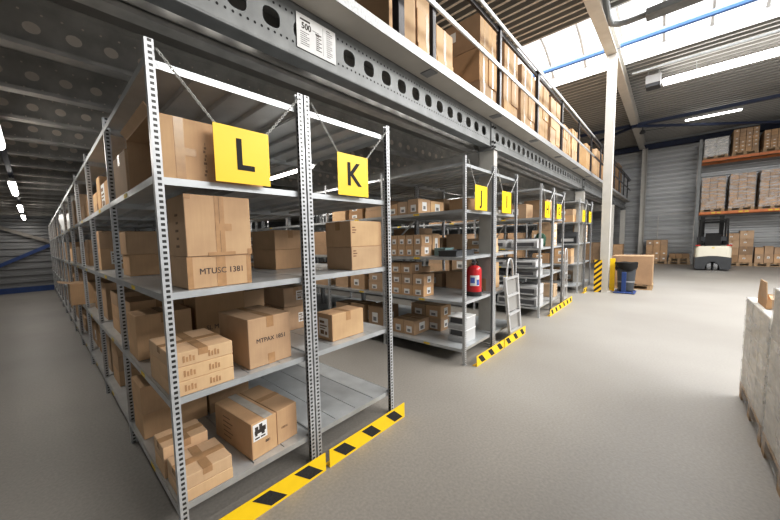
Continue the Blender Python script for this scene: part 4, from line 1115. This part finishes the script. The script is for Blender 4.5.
for lev, zz in enumerate((2.372, 4.652)):
    for k in range(3):
        yl = PRY[0] - 0.10 - 0.80*k - ywid
        if lev == 0:
            load(f'stretch-wrapped pallet of brown cartons on the lower orange beam, {nm[k]} of three', UX, yl, zz, 0.95, ywid, [1.36, 1.40, 1.42][k], 2, 3, 6, 'card', True, gp)
        elif k == 0:
            load('white wrapped low pallet load on the upper orange beam, leftmost', UX, yl, zz, 0.95, ywid, 0.74, 2, 2, 2, 'white_card', True, gp)
        else:
            load(f'pallet of small brown cartons on the upper orange beam, {nm[k]} of three', UX, yl, zz, 0.95, ywid, [0, 0.95, 0.72][k], 2, 4, 6, 'card', False, gp, labels=True)
for lev, zz in enumerate((2.372, 4.652)):
    for k in range(2):
        yl = PRY[1] - 0.09 - 0.765*k - ywid
        load(f'wrapped pallet load in the second rack bay, {["lower","upper"][lev]} beam, {["first","second"][k]} from left', UX, yl, zz, 0.95, ywid, 1.2-0.3*lev, 1, 2, 4, 'card', True, gp)

# floor loads by the far wall
def pal_thing(label, x0, y0, z, w, d):
    o = pallet_mesh(w, d).obj('pallet', M['wood'], None, (x0, y0, z)); return tag(o, label, 'pallet', 'loose pallets by the far wall')
load('pallet of brown cartons with white strips beside the far wall column', 21.3, -1.56, 0, 0.8, 0.78, 1.02, 2, 3, 4, 'card', False, None, labels=True)
pal_thing('lower wooden pallet of the pair by the far wall', 21.3, -2.32, 0, 0.8, 0.74)
load('wooden pallet with a low layer of brown cartons, on another pallet by the far wall', 21.3, -2.30, 0.146, 0.8, 0.7, 0.20, 2, 3, 1, 'card_dark', False)
pal_thing('wooden pallet under the tall brown carton stack behind the forklift', 21.1, -4.10, 0, 0.8, 0.78)
nn = 0
for j in range(2):
    for k in range(4 if j == 0 else 4):
        carton(f'brown carton in the tall stack behind the forklift, {["right","left"][j]} column, {["bottom","second","third","top"][k]}', 21.15, -4.09+0.385*j, 0.146+(0.34 if j == 0 else 0.315)*k, 0.5, 0.375, (0.336 if j == 0 else 0.311), 0, 'x', (('l', 0.3, 0.45, 0.5, 0.62),), (), 'brown cartons in the tall stack', ['card', 'card_dark', 'card', 'card_light'][(k+j) % 4], rich=False)
pal_thing('wooden pallet under the low brown cartons at the right by the far wall', 21.1, -4.88, 0, 0.8, 0.75)
for j in range(3):
    carton(f'brown carton on the right floor pallet by the far wall, bottom row, {ORD[2-j]} from left', 21.15, -4.87+0.245*j, 0.146, 0.4, 0.235, 0.36, 0, '', (('l', 0.3, 0.5, 0.6, 0.75),), (), 'brown cartons on the right floor pallet', 'card', rich=False)
    carton(f'brown carton on the right floor pallet by the far wall, top row, {ORD[2-j]} from left', 21.16, -4.86+0.245*j, 0.507, 0.38, 0.225, 0.28+0.05*(j == 1), 0, '', (), (), 'brown cartons on the right floor pallet', 'card', rich=False)
load('brown carton load under the deck end near the far wall, left', 21.0, 0.9, 0, 0.8, 0.8, 0.95, 2, 2, 3, 'card', False)
load('brown carton load under the deck end near the far wall, right', 20.5, 0.02, 0, 0.8, 0.75, 0.85, 2, 2, 3, 'card', False)
m = MB(); m.tube([(0, 0, 0.6), (0, 0, 2.35), (0, -0.12, 2.43), (0, -1.2, 2.43)], 0.02, 6); tag(m.obj('wall_pipe', M['joist'], None, (XW-0.06, -1.15, 0)), 'thin dark pipe bending across the far wall above the floor pallets', 'pipe')

# ------------------------------------------------------------------ forklift (rear toward the camera)
t = thing('forklift', 'cream and charcoal forklift truck parked below the pallet rack', 'forklift', (18.3, -2.82, 0))
def rrect(x0, x1, y0, y1, r, n=5):
    pts = []
    for cx, cy, a0 in ((x1-r, y1-r, 0), (x0+r, y1-r, PI/2), (x0+r, y0+r, PI), (x1-r, y0+r, 1.5*PI)):
        for k in range(n+1):
            a = a0 + PI/2*k/n; pts.append((cx + r*math.cos(a), cy + r*math.sin(a)))
    return pts
HW = 0.475
m = MB()
N_ = 24   # cream shell: rounded plan, arched lower edge at the back
for (z0, z1, sh) in ((0.50, 0.88, 0.0),):
    m.prism(rrect(0, 1.15, -HW, HW, 0.14), z0, z1)
    m.prism(rrect(0.03, 1.12, -HW+0.03, HW-0.03, 0.12), z1, 0.95)
m.obj('body_shell', M['cream'], t, smooth=True)
m = MB()
prof = [(-HW+0.01, 0.10), (-HW+0.04, 0.05)]
for k in range(13):
    a = PI - PI*k/12; prof.append((0.19*math.cos(a)*1.0, 0.05 + 0.30*math.sin(a)))
prof += [(HW-0.04, 0.05), (HW-0.01, 0.10), (HW, 0.50)]
for k in range(9):
    y = HW - 2*HW*k/8; prof.append((y, 0.50 + 0.07*math.cos(y/HW*PI/2)))
prof.append((-HW, 0.50))
m.prism(prof, -0.015, 0.30, 'x'); m.box(0.30, 1.15, -HW+0.01, HW-0.01, 0.06, 0.5); m.obj('bumper', M['charcoal'], t)
for s in (-1, 1):
    m = MB(); m.lathe([(0.05, -0.055), (0.14, -0.055), (0.155, -0.03), (0.155, 0.03), (0.14, 0.055), (0.05, 0.055)], 20, (0.13, s*0.085, 0.156), 0, 'y'); m.obj('wheel', M['tyre'], t, smooth=True)
    m = MB(); m.box(0.02, 0.08, s*0.40-0.07, s*0.40+0.07, 0.952, 1.0, c=0.01); m.obj('tail_light', M['lens_red'], t)
    m = MB(); m.bar((0.12, s*0.36, 0.95), (0.16, s*0.34, 1.98), 0.05, 0.06); m.obj('guard_post', M['black'], t); m = MB(); m.bar((1.05, s*0.36, 0.95), (0.95, s*0.34, 1.98), 0.05, 0.06); m.obj('guard_post', M['black'], t)
    m = MB(); m.box(1.25, 1.37, s*0.26-0.06, s*0.26+0.06, 0.05, 2.15); m.obj('mast_rail', M['black'], t)
    m = MB(); m.box(0.35, 0.8, s*0.30-0.05, s*0.30+0.05, 1.0, 1.14, c=0.02); m.obj('armrest', M['black'], t)
m = MB()
m.box(0.13, 0.19, -0.36, 0.36, 1.95, 2.0); m.box(0.92, 0.98, -0.36, 0.36, 1.95, 2.0)
for k in range(6): m.box(0.16, 0.95, -0.34+0.125*k, -0.31+0.125*k, 1.955, 1.985)
m.obj('overhead_guard', M['black'], t)
m = MB(); m.prism([(0.30, 0.95), (0.80, 0.95), (0.80, 1.08), (0.46, 1.10), (0.42, 1.42), (0.36, 1.45), (0.30, 1.40)], -0.20, 0.20, 'y'); m.obj('seat', M['black'], t)
m = MB(); m.box(0.95, 1.15, -0.4, 0.4, 0.95, 1.30, c=0.02); m.obj('console', M['charcoal'], t)
for zc in (1.05, 1.85):
    m = MB(); m.box(1.22, 1.40, -0.34, 0.34, zc, zc+0.08); m.obj('mast_crossbar', M['black'], t)
for yf in (-0.30, 0.18):
    m = MB(); m.box(1.4, 2.3, yf, yf+0.12, 0.05, 0.10); m.obj('fork', M['black'], t)
m = MB(); m.box(-0.004, 0.0, -0.035, 0.035, 0.86, 0.90); m.obj('badge', M['sticker'], t)

# ------------------------------------------------------------------ bin, big box and column guard beside the big column
t = thing('column_guard', 'yellow column guard with black diagonal stripes at the foot of the big column', 'column guard', (10.24, -0.36, 0))
m = MB(); m.box(-0.02, 0.0, -0.075, 0.085, 0.0, 0.86); m.obj('striped_panel', M['hazard'], t)
m = MB(); m.box(0.0, 0.06, 0.078, 0.085, 0, 0.86); m.obj('return_panel', M['yellow'], t)
t = thing('yellow_panel', 'plain yellow guard panel right of the big column', 'column guard', (10.62, -0.615, 0))
m = MB(); m.box(0, 0.02, -0.05, 0.06, 0.0, 0.88, c=0.004); m.obj('panel', M['yellow'], t)
m = MB(); m.box(-0.02, 0.06, -0.06, 0.07, 0, 0.008); m.obj('foot_plate', M['yellow'], t)
pal_thing('wooden pallet under the big brown box beside the bin', 11.25, -1.38, 0, 0.7, 0.82)
carton('big plain brown box on a pallet behind the dark bin', 11.22, -1.37, 0.146, 0.75, 0.84, 0.77, 0, '', (), (), 'large boxes on the hall floor', 'card_dark')
t = thing('waste_bin', 'dark grey waste bin with black bag on a blue pedal frame', 'waste bin', (10.55, -0.90, 0))
m = MB(); m.lathe([(0.14, 0.05), (0.155, 0.06), (0.195, 0.70), (0.195, 0.72), (0.215, 0.73), (0.215, 0.77), (0.195, 0.775), (0.185, 0.70)], 28); m.obj('tub', M['bin'], t, smooth=True)
m = MB()
m.lathe([(0.20, 0.60), (0.222, 0.66), (0.218, 0.70), (0.226, 0.765), (0.222, 0.79), (0.19, 0.785)], 28)
for i, v in enumerate(m.v):
    a = math.atan2(v[1], v[0]); k = 1 + 0.02*math.sin(9*a) + 0.015*math.sin(17*a+1)
    m.v[i] = (v[0]*k, v[1]*k, v[2] + (0.035*math.sin(3*a+0.5) if v[2] < 0.68 else 0.006*math.sin(5*a)))
m.obj('bag', M['black'], t, smooth=True)
m = MB(); m.lathe([(0.172, 0.27), (0.178, 0.28), (0.178, 0.30), (0.172, 0.31)], 28); m.obj('band', M['tyre'], t, smooth=True)
m = MB()
m.box(-0.25, -0.21, -0.02, 0.07, 0.03, 0.55, c=0.004); m.box(-0.32, 0.22, -0.20, 0.22, 0.012, 0.035, c=0.006)
m.obj('pedal_frame', M['blue'], t)
for (a, b_) in ((-0.26, -0.15), (-0.26, 0.17), (0.17, -0.15), (0.17, 0.17)):
    m = MB(); m.lathe([(0.02, -0.02), (0.03, -0.015), (0.03, 0.015), (0.02, 0.02)], 12, (a, b_, 0.03), 0, 'y'); m.obj('caster', M['rubber'], t)

# ------------------------------------------------------------------ white wrapped loads, right foreground
gw = 'white wrapped loads at the right edge'
def white_load(label, x0, y0, w, d, h, nx, nz, rot=0.0):
    t = thing('pallet_load', label, 'pallet load', (x0, y0, 0), rot, gw)
    pallet_mesh(w, d).obj('pallet', M['wood'], t)
    cw, ch = w/nx, h/nz; cd = d/3
    for i in range(nx):
        for j in range(3):
            for k in range(nz):
                if j == 1 and 0 < i < nx-1 and k < nz-1: continue
                m = MB(); m.box(cw*i+0.002, cw*(i+1)-0.002, cd*j+0.002, cd*(j+1)-0.002, 0.146+ch*k+0.001, 0.146+ch*(k+1)-0.001, 0, 0.006)
                m.obj('carton', M['white_card'], t)
    m = MB(); e = 0.004
    m.add([(-e,-e,0.06),(w+e,-e,0.06),(w+e,d+e,0.06),(-e,d+e,0.06),(-e,-e,0.146+h),(w+e,-e,0.146+h),(w+e,d+e,0.146+h),(-e,d+e,0.146+h)], [(0,1,5,4),(1,2,6,5),(2,3,7,6),(3,0,4,7)])
    m.obj('stretch_wrap', M['wrap'], t)
    return t
# top heights: 0.93 for the far load, 1.15 for the nearer one
white_load('far white wrapped load at the right edge, lower, with an open carton on top', 3.13, -3.05, 1.02, 0.84, 0.79, 3, 3)
white_load('near white wrapped load at the right edge, taller', 2.02, -3.05, 1.06, 0.84, 1.01, 3, 3)
white_load('nearest white wrapped load, at the bottom right corner', 0.92, -3.05, 1.06, 0.84, 1.01, 3, 3)
o = thing('open_carton', 'open brown carton with raised flap on the far white wrapped load', 'carton', (3.52, -2.50, 0.938))
m = MB(); th = 0.006; w, d, h = 0.36, 0.26, 0.07
for bx in ((0, w, 0, th, 0, h), (0, w, d-th, d, 0, h), (0, th, th, d-th, 0, h), (w-th, w, th, d-th, 0, h), (th, w-th, th, d-th, 0, th)): m.box(*bx)
m.obj('carton_body', M['card'], o)
m = MB(); m.prism([(0.0, h), (0.36, h), (0.30, h+0.13), (0.06, h+0.13)], d-0.005, d, 'y')
m.obj('flap', M['card_light'], o)
m = MB(); m.prism([(0.0, h), (0.10, h+0.02), (0.10, h+0.025), (0.0, h+0.006)], 0.02, d-0.02, 'y'); m.obj('flap', M['card_light'], o)

# ------------------------------------------------------------------ light
w = bpy.data.worlds.new('world'); scene.world = w; w.use_nodes = True
w.node_tree.nodes['Background'].inputs['Color'].default_value = (0.95, 0.97, 1.0, 1)
w.node_tree.nodes['Background'].inputs['Strength'].default_value = 0.7
def area(name, loc, rot, sx, sy, power, col=(1, 0.98, 0.95)):
    l = bpy.data.lights.new(name, 'AREA'); l.shape = 'RECTANGLE'; l.size = sx; l.size_y = sy; l.energy = power; l.color = col
    o = bpy.data.objects.new(name, l); COL.objects.link(o); o.location = loc; o.rotation_euler = rot
    return o
area('skylight_lamp', (10.45, -3.0, 6.5), (0, 0, 0), 3.0, 18, 1750, (0.98, 0.99, 1.0))
area('hall_lamp_and_fill', (5.5, -7.0, 5.6), (math.radians(34), 0, math.radians(6)), 9, 3, 1000, (1, 0.98, 0.95))  # added soft key with no fixture, aimed at the rack fronts
area('hall_lamp_and_fill', (4.8, -1.7, 5.7), (0, 0, 0), 7, 0.4, 170, (1, 0.98, 0.95))  # added fill with no fixture, brightens the shaded sides of the white loads
area('hall_lamp_and_fill', (13.2, -3.6, 5.82), (0, 0, 0), 0.2, 4.4, 120)
for yc in (2.6, 6.6, 10.4, 13.6): area('aisle_lamp', (-0.63, yc, 2.60), (0, 0, 0), 0.08, 1.4, 15, (1, 0.95, 0.88))
for xa in (2.46, 5.60, 8.9):
    for yc in (2.6, 6.6): area('deck_lamp', (xa, yc, 2.58), (0, 0, 0), 0.05, 1.4, 22, (1, 0.95, 0.88))
scene.view_settings.view_transform = 'Standard'
scene.view_settings.look = 'None'
scene.view_settings.exposure = 0.08
scene.view_settings.use_curve_mapping = True
cv = scene.view_settings.curve_mapping
c = cv.curves[3]
c.points.new(0.20, 0.175); c.points.new(0.55, 0.565)
cv.update()
scene.cycles.use_denoising = True
scene.cycles.max_bounces = 8
